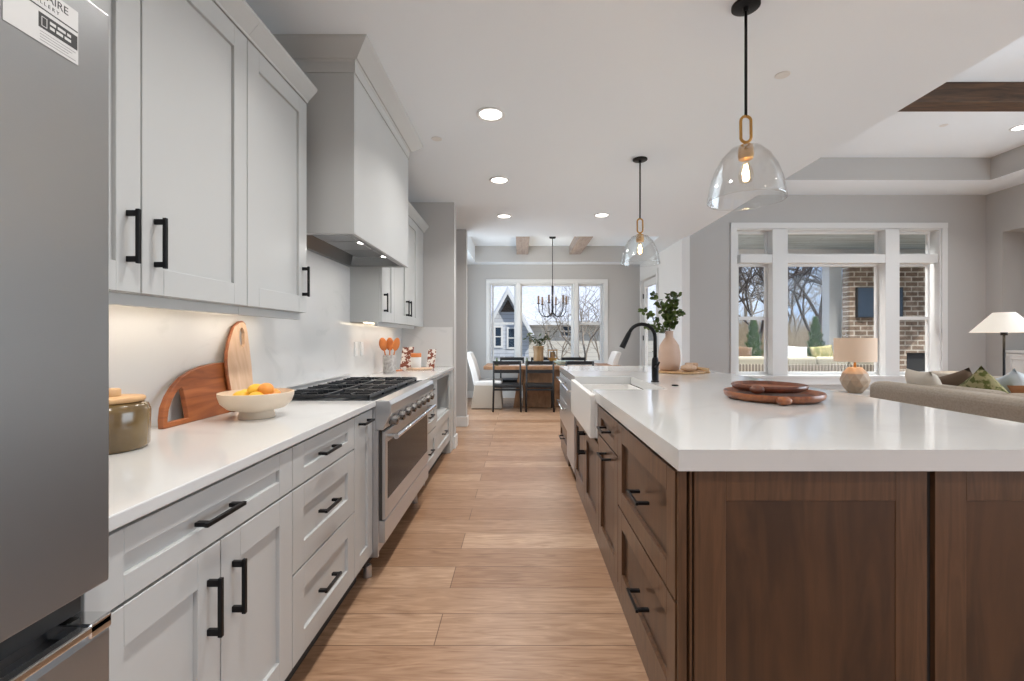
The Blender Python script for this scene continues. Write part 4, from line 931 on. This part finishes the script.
lx, ly, z = px(855, 4.7), 4.7, .6905
t = empty('table_lamp', (lx, ly, z), 'table lamp with faceted wooden base and lit drum shade, on the side table', 'lamp')
mb = MB(); rings = []
n = 10
for k, (r, zz) in enumerate(((.06, .0), (.115, .07), (.130, .13), (.115, .20), (.06, .26))):
    rings.append([mb.b.verts.new((lx+r*math.cos(2*PI*(i+.5*(k % 2))/n), ly+r*math.sin(2*PI*(i+.5*(k % 2))/n), z+zz)) for i in range(n)])
for k, (A, Bq) in enumerate(zip(rings, rings[1:])):
    for i in range(n):
        j = (i+1) % n
        if k % 2 == 0: mb.b.faces.new((A[i], A[j], Bq[i])); mb.b.faces.new((A[j], Bq[j], Bq[i]))
        else: mb.b.faces.new((A[i], A[j], Bq[j])); mb.b.faces.new((A[i], Bq[j], Bq[i]))
mb.b.faces.new(rings[0][::-1]); mb.b.faces.new(rings[-1])
build('base', mb, m_facet, t)
build('neck', MB().tube([(lx, ly, z+.258), (lx, ly, z+.50)], .012), m_brass, t, smooth=True)
build('shade', MB().lathe([(.182, .32), (.182, .56), (.179, .56), (.179, .32)], (lx, ly, z), 40, True), m_shade, t, smooth=True, angle=40)
build('shade_ring', MB().lathe([(.012, .50), (.180, .50), (.180, .503), (.012, .503)], (lx, ly, z), 24, True), m_brass, t)
lamp('table_lamp_bulb', 'POINT', (lx, ly, z+.44), 3, .03, (1, .72, .45), parent=t)
qx, qy = px(1004, 5.05), 5.05
t = empty('floor_lamp', (qx, qy, 0), 'black floor lamp with a wide white cone shade, right edge of the view', 'lamp')
build('base', MB().lathe([(0, .001), (.15, .001), (.15, .015), (.02, .025), (0, .025)], (qx, qy, 0), 32), m_black, t, smooth=True, angle=40)
build('pole', MB().tube([(qx, qy, .02), (qx, qy, 1.45)], .012), m_black, t, smooth=True)
build('finial', MB().tube([(qx, qy, 1.28), (qx, qy, 1.34)], .03, 12), m_black, t, smooth=True)
build('shade', MB().lathe([(.28, 1.31), (.09, 1.53), (.086, 1.53), (.274, 1.31)], (qx, qy, 0), 40, True), m_shade2, t, smooth=True, angle=40)
lamp('floor_lamp_bulb', 'POINT', (qx, qy, 1.40), 5, .03, (1, .8, .55), parent=t)
t = empty('built_in_cabinet', (7.4, 6.07, 0), 'white built-in base cabinet inside the right wall niche', 'cabinet')
build('body', B(7.23, 7.615, 5.305, 6.845, .001, 1.03), m_trim, t)
build('top', B(7.20, 7.618, 5.302, 6.848, 1.031, 1.07), m_trim, t, bevel=.003)
for k in range(3): shaker('door', mp_side(7.208, -1), 5.31+k*.51, 5.81+k*.51, .10, 1.02, m_trim, t)

# ------------------------------------------------------------------ covered porch behind the great room
struct('porch_floor', B(2.7, 9.6, 7.33, 10.9, -.12, -.02), m_conc)
struct('porch_ceiling', B(2.7, 9.6, 7.33, 10.6, 3.22, 3.34), m_plank)
struct('porch_beam', MB().box(2.7, 9.6, 10.2, 10.45, 2.93, 3.219).box(9.3, 9.6, 7.33, 10.2, 2.93, 3.219), m_trim)
t = struct('porch_post', B(6.86, 7.14, 10.2, 10.45, -.019, 2.929), m_trim, bevel=.01)
t = empty('outdoor_fireplace', (8.0, 9.55, 0), 'brick outdoor fireplace wall at the right of the covered porch', 'fireplace')
bw = MB(); FY0 = 9.4
bw.box(6.74, 7.90, FY0, 9.62, -.019, 2.925).box(8.95, 9.25, FY0, 9.62, -.019, 2.925).box(7.90, 8.95, FY0, 9.62, .95, 2.925).box(7.90, 8.95, 9.58, 9.62, -.019, .95)
build('brick_body', bw, m_brick, t)
build('firebox', B(7.92, 8.93, 9.50, 9.575, -.01, .94), m_ink, t)
build('stone_cap', B(6.70, 9.28, FY0-.03, 9.65, 2.80, 2.88), m_trim, t)
tv = empty('television', (7.5, FY0-.05, 1.9), 'wall-mounted television on the outdoor brick fireplace', 'television')
tx0, tx1 = px(857, 9.33), px(903, 9.33)
build('frame', B(tx0, tx1, FY0-.08, FY0-.02, 1.66, 2.28), m_ink, tv, bevel=.004)
build('screen', B(tx0+.02, tx1-.02, FY0-.082, FY0-.0795, 1.68, 2.26), m_screen, tv)
build('mount', B(tx0+.3, tx0+.6, FY0-.02, FY0-.001, 1.85, 2.1), m_black, tv)
def osofa(x0, x1, y, label):
    t = empty('outdoor_sofa', ((x0+x1)/2, y, 0), label, 'outdoor sofa', 'outdoor sofas on the porch')
    build('frame', MB().box(x0, x1, y, y+.06, .0, .76).box(x0, x1, y+.06, y+.75, .0, .22), m_rope, t)
    n = max(1, round((x1-x0)/.7))
    for k in range(n):
        a = x0+.02+(x1-x0-.04)*k/n; b = a+(x1-x0-.04)/n-.01
        build('back_cushion', B(a, b, y+.065, y+.28, .42, .90), m_ocush, t, bevel=.06, seg=4)
        build('seat_cushion', B(a, b, y+.29, y+.72, .221, .38), m_ocush, t, bevel=.04, seg=3)
osofa(4.95, 6.75, 8.5, 'long rope-backed outdoor sofa with cream cushions outside the centre window')
osofa(3.95, 4.70, 8.6, 'small rope-backed outdoor chair with cream cushions outside the left window')
for c_, r_, m_, lb in (((5.25, 8.74, .93), 4, m_bluef, 'pale outdoor pillow at the left of the long porch sofa'), ((5.75, 8.74, .94), -6, m_greenf, 'green patterned outdoor pillow in the middle of the long porch sofa'), ((4.25, 8.84, .93), 7, m_brownf, 'brown outdoor pillow on the small porch chair')):
    cushion('outdoor_pillow', c_, .44, .34, .13, (math.radians(-14), math.radians(r_), 0), m_, lb, group='outdoor pillows')
def conifer(x, y, h, label):
    t = empty('potted_conifer', (x, y, -.02), label, 'conifer', 'potted conifers on the porch edge')
    pw = .24
    build('planter', MB().lathe([(0, .0), (.20, .0), (.25, .60), (.22, .60), (.21, .55), (0, .55)], (x, y, -.019), 24), m_conc, t, smooth=True, angle=40)
    build('trunk', MB().tube([(x, y, .50), (x, y, h)], .03, 6, r1=.008), m_bark, t)
    f = MB(); rnd = random.Random(int(x*10))
    for k in range(2600):
        q = rnd.random()**.8; zz = .55+q*(h-.55); R = .30*(1-q)**.75*(.8+.2*math.sin(q*40))+.01; a = rnd.random()*2*PI; r = R*(.55+.45*rnd.random())
        p = Vector((x+r*math.cos(a), y+r*math.sin(a), zz)); d = Vector((math.cos(a)*.7, math.sin(a)*.7, .75+rnd.random()*.5)).normalized()*(.05+.03*rnd.random())
        n1 = Vector((-math.sin(a), math.cos(a), 0))*.011; f.quad([tuple(p-n1), tuple(p+n1), tuple(p+d)])
    build('foliage', f, m_conif, t)
conifer(px(753.5, 10.0), 10.0, 1.66, 'left potted conifer, seen through the left great room window')
conifer(px(815.5, 10.0), 10.0, 1.68, 'right potted conifer, seen through the centre great room window')

# ------------------------------------------------------------------ outdoors
g = MB(); nx, ny = 40, 40; vs = {}
def gz(x, y):
    b = -1.0
    if x > 6: b += max(0, min(1, (y-16)/26))*2.6*min(1, (x-4)/5)
    if y < 11: b = -.35 + (y-11)*.0
    elif y < 15: b = -.35 + (b+.35)*(y-11)/4
    return b + .12*math.sin(x*.7)*math.cos(y*.5)*(1 if y > 12 else 0)
for i in range(nx+1):
    for j in range(ny+1):
        x, y = -40+120*i/nx, -30+110*j/ny; vs[i, j] = g.b.verts.new((x, y, gz(x, y)-.0))
for i in range(nx):
    for j in range(ny): g.b.faces.new((vs[i, j], vs[i+1, j], vs[i+1, j+1], vs[i, j+1]))
o = struct('ground', g, m_ground, smooth=True)
def tree_mesh(seed, h, mat, r0, levels=5, up=.5, spread=.55):
    rnd = random.Random(seed); mb = MB()
    def br(p, d, L_, r, lv):
        r = max(r, .006)
        n = 3 if lv > 1 else 2; P = [p]; dd = d.copy()
        for i in range(n):
            dd = (dd + Vector((rnd.gauss(0, .12), rnd.gauss(0, .12), rnd.gauss(.03, .07)))).normalized(); P.append(P[-1]+dd*L_/n)
        mb.tube(P, r, 5 if lv > 2 else 3, r1=r*.62, caps=False)
        if lv == 0: return
        k = 3 if lv > 1 else 3
        for i in range(k):
            t_ = .45+.55*(i+1)/k; q = P[0].lerp(P[-1], 1) if i == k-1 else P[min(int(t_*n), n-1)].lerp(P[min(int(t_*n)+1, n)], .5)
            nd = (dd*(1 if i == k-1 else .75) + Vector((rnd.gauss(0, spread), rnd.gauss(0, spread), rnd.gauss(.1, .25)))).normalized()
            br(q, nd, L_*(.62+.2*rnd.random()), r*.58, lv-1)
    br(Vector((0, 0, -.3)), Vector((rnd.gauss(0, .05), rnd.gauss(0, .05), 1)).normalized(), h*.36, r0, levels)
    bmesh.ops.recalc_face_normals(mb.b, faces=mb.b.faces[:])
    me = bpy.data.meshes.new('bare_tree'); mb.b.to_mesh(me); mb.b.free(); me.materials.append(mat); return me
tm = [tree_mesh(11, 9, m_bark, .13), tree_mesh(12, 10, m_barkd, .15), tree_mesh(13, 8, m_bark, .10), tree_mesh(14, 11, m_barkd, .17), tree_mesh(15, 8, m_bark, .09)]
def tree(mesh, x, y, s, rz, label, group):
    o = bpy.data.objects.new('bare_tree', mesh); C.objects.link(o); o.location = (x, y, gz(x, y)); o.scale = (s, s, s); o.rotation_euler = (0, 0, rz)
    tag(o, label, 'tree', group)
tree(tm[1], px(757, 21), 21, .85, 1.0, 'dark bare tree behind the left potted conifer', 'nearer bare trees'); tree(tm[3], px(812, 22), 22, .85, 2.2, 'large dark bare tree behind the right potted conifer', 'nearer bare trees')
rnd = random.Random(3)
for k in range(22):
    y = 27+16*rnd.random(); x = px(715+150*rnd.random(), y)
    tree(tm[k % 5], x, y, .55+.45*rnd.random(), rnd.random()*6, 'bare winter tree in the woods behind the porch', 'bare trees in the woods behind the house')
# thicket: thin upright stems nobody could count
th = MB()
for k in range(5200):
    y = 15+24*rnd.random(); x = px(715+165*rnd.random(), y); zg = gz(x, y); hh = (.7+1.3*rnd.random()+.8*rnd.random()**4)
    dx, dy = rnd.gauss(0, .35), rnd.gauss(0, .35)
    th.tube([(x, y, zg-.1), (x+dx*.4, y+dy*.4, zg+hh*.6), (x+dx, y+dy, zg+hh)], .013, 3, r1=.005, caps=False)
tag(build('thicket', th, m_brush), 'dense dry brush and saplings filling the slope behind the porch', 'brush', kind='stuff')
# houses beyond the dining window
hY = 20.
nb = empty('neighbouring_house', (2, hY, -1), 'pale neighbouring house with a long light grey roof outside the dining window', 'house')
build('wall', B(-3, 6.6, hY, hY+6, -1.3, 1.9), m_beige, nb)
build('roof', MB().prism([(hY-.5, 1.82), (hY-.5, 1.97), (hY+6.5, 5.6), (hY+13, 1.97), (hY+13, 1.82)], -3.4, 7, 'x'), m_roof, nb)
build('fascia', B(-3.4, 7, hY-.54, hY-.5, 1.80, 1.98), m_trim, nb)
def hwin(p, x0, x1, y, z0, z1):
    o = build('window', MB().box(x0-.07, x1+.07, y-.04, y-.001, z0-.07, z0).box(x0-.07, x1+.07, y-.04, y-.001, z1, z1+.07).box(x0-.07, x0, y-.04, y-.001, z0, z1).box(x1, x1+.07, y-.04, y-.001, z0, z1).box(x0, x1, y-.035, y-.001, (z0+z1)/2-.02, (z0+z1)/2+.02), m_trim, p)
    build('pane', B(x0, x1, y-.02, y-.001, z0, z1), m_screen, o)
hwin(nb, px(561, hY), px(572, hY), hY, 1.35, 1.75)
build('downspout', MB().tube([(px(524, hY), hY-.1, 1.8), (px(524, hY), hY-.1, -1.2)], .06), m_trim, nb)
gY = 17.6
gh = empty('gabled_house', (-.8, gY, -1), 'grey gabled wing with white trimmed windows and a stone base, left of the dining view', 'house')
ax, az, bz = px(508, gY), 3.05, 1.6
xl, xr = px(488, gY)-.1, px(521, gY)+.3
xl = 2*ax-xr
ax0 = xl
build('wall', MB().prism([(xl, .3), (xr, .3), (xr, bz), (ax, az-.15), (xl, bz)], gY, hY+2, 'y'), m_siding, gh)
build('stone_base', B(xl-.03, xr+.03, gY-.05, hY-.05, -1.3, .55), m_stone, gh)
for s, xe in ((-1, xl), (1, xr)):
    ex = xe+s*.25; ez = bz-(az-bz)*.25/abs(xr-ax)
    build('roof', MB().prism([(ax, az), (ex, ez), (ex, ez+.14), (ax, az+.16)], gY-.35, hY+4, 'y'), m_roof, gh)
    build('rake_board', MB().prism([(ax, az-.16), (ex, ez-.16), (ex, ez+.04), (ax, az+.04)], gY-.40, gY-.351, 'y'), m_trim, gh)
hwin(gh, px(495.5, gY), px(501, gY), gY, .95, 1.65); hwin(gh, px(508.5, gY), px(515.5, gY), gY, .9, 1.6)
build('shutter_vent', MB().prism([(ax-.28, 2.25), (ax+.28, 2.25), (ax, 2.72)], gY-.03, gY-.001, 'y'), m_barkd, gh)
bk = empty('tall_house', (-6, 27, -1), 'pale upper storey of another house behind the grey gable', 'house')
build('wall', B(-9, -1.0, 27.5, 33, -1.2, 5.5), m_beige, bk); build('roof', MB().prism([(-9.4, 5.4), (-.6, 5.4), (-5, 8.2)], 27.1, 33.4, 'y'), m_roof, bk)
tree(tm[2], px(581, 14.5), 14.5, .62, .9, 'bare tree outside the right pane of the dining window', 'bare trees outside the dining window')
tree(tm[4], px(560, 15.5), 15.5, .55, 2.0, 'thin bare tree behind the chandelier outside the dining window', 'bare trees outside the dining window')
tree(tm[2], px(599, 16.5), 16.5, .5, 3.0, 'thin bare tree at the right edge of the dining window', 'bare trees outside the dining window')
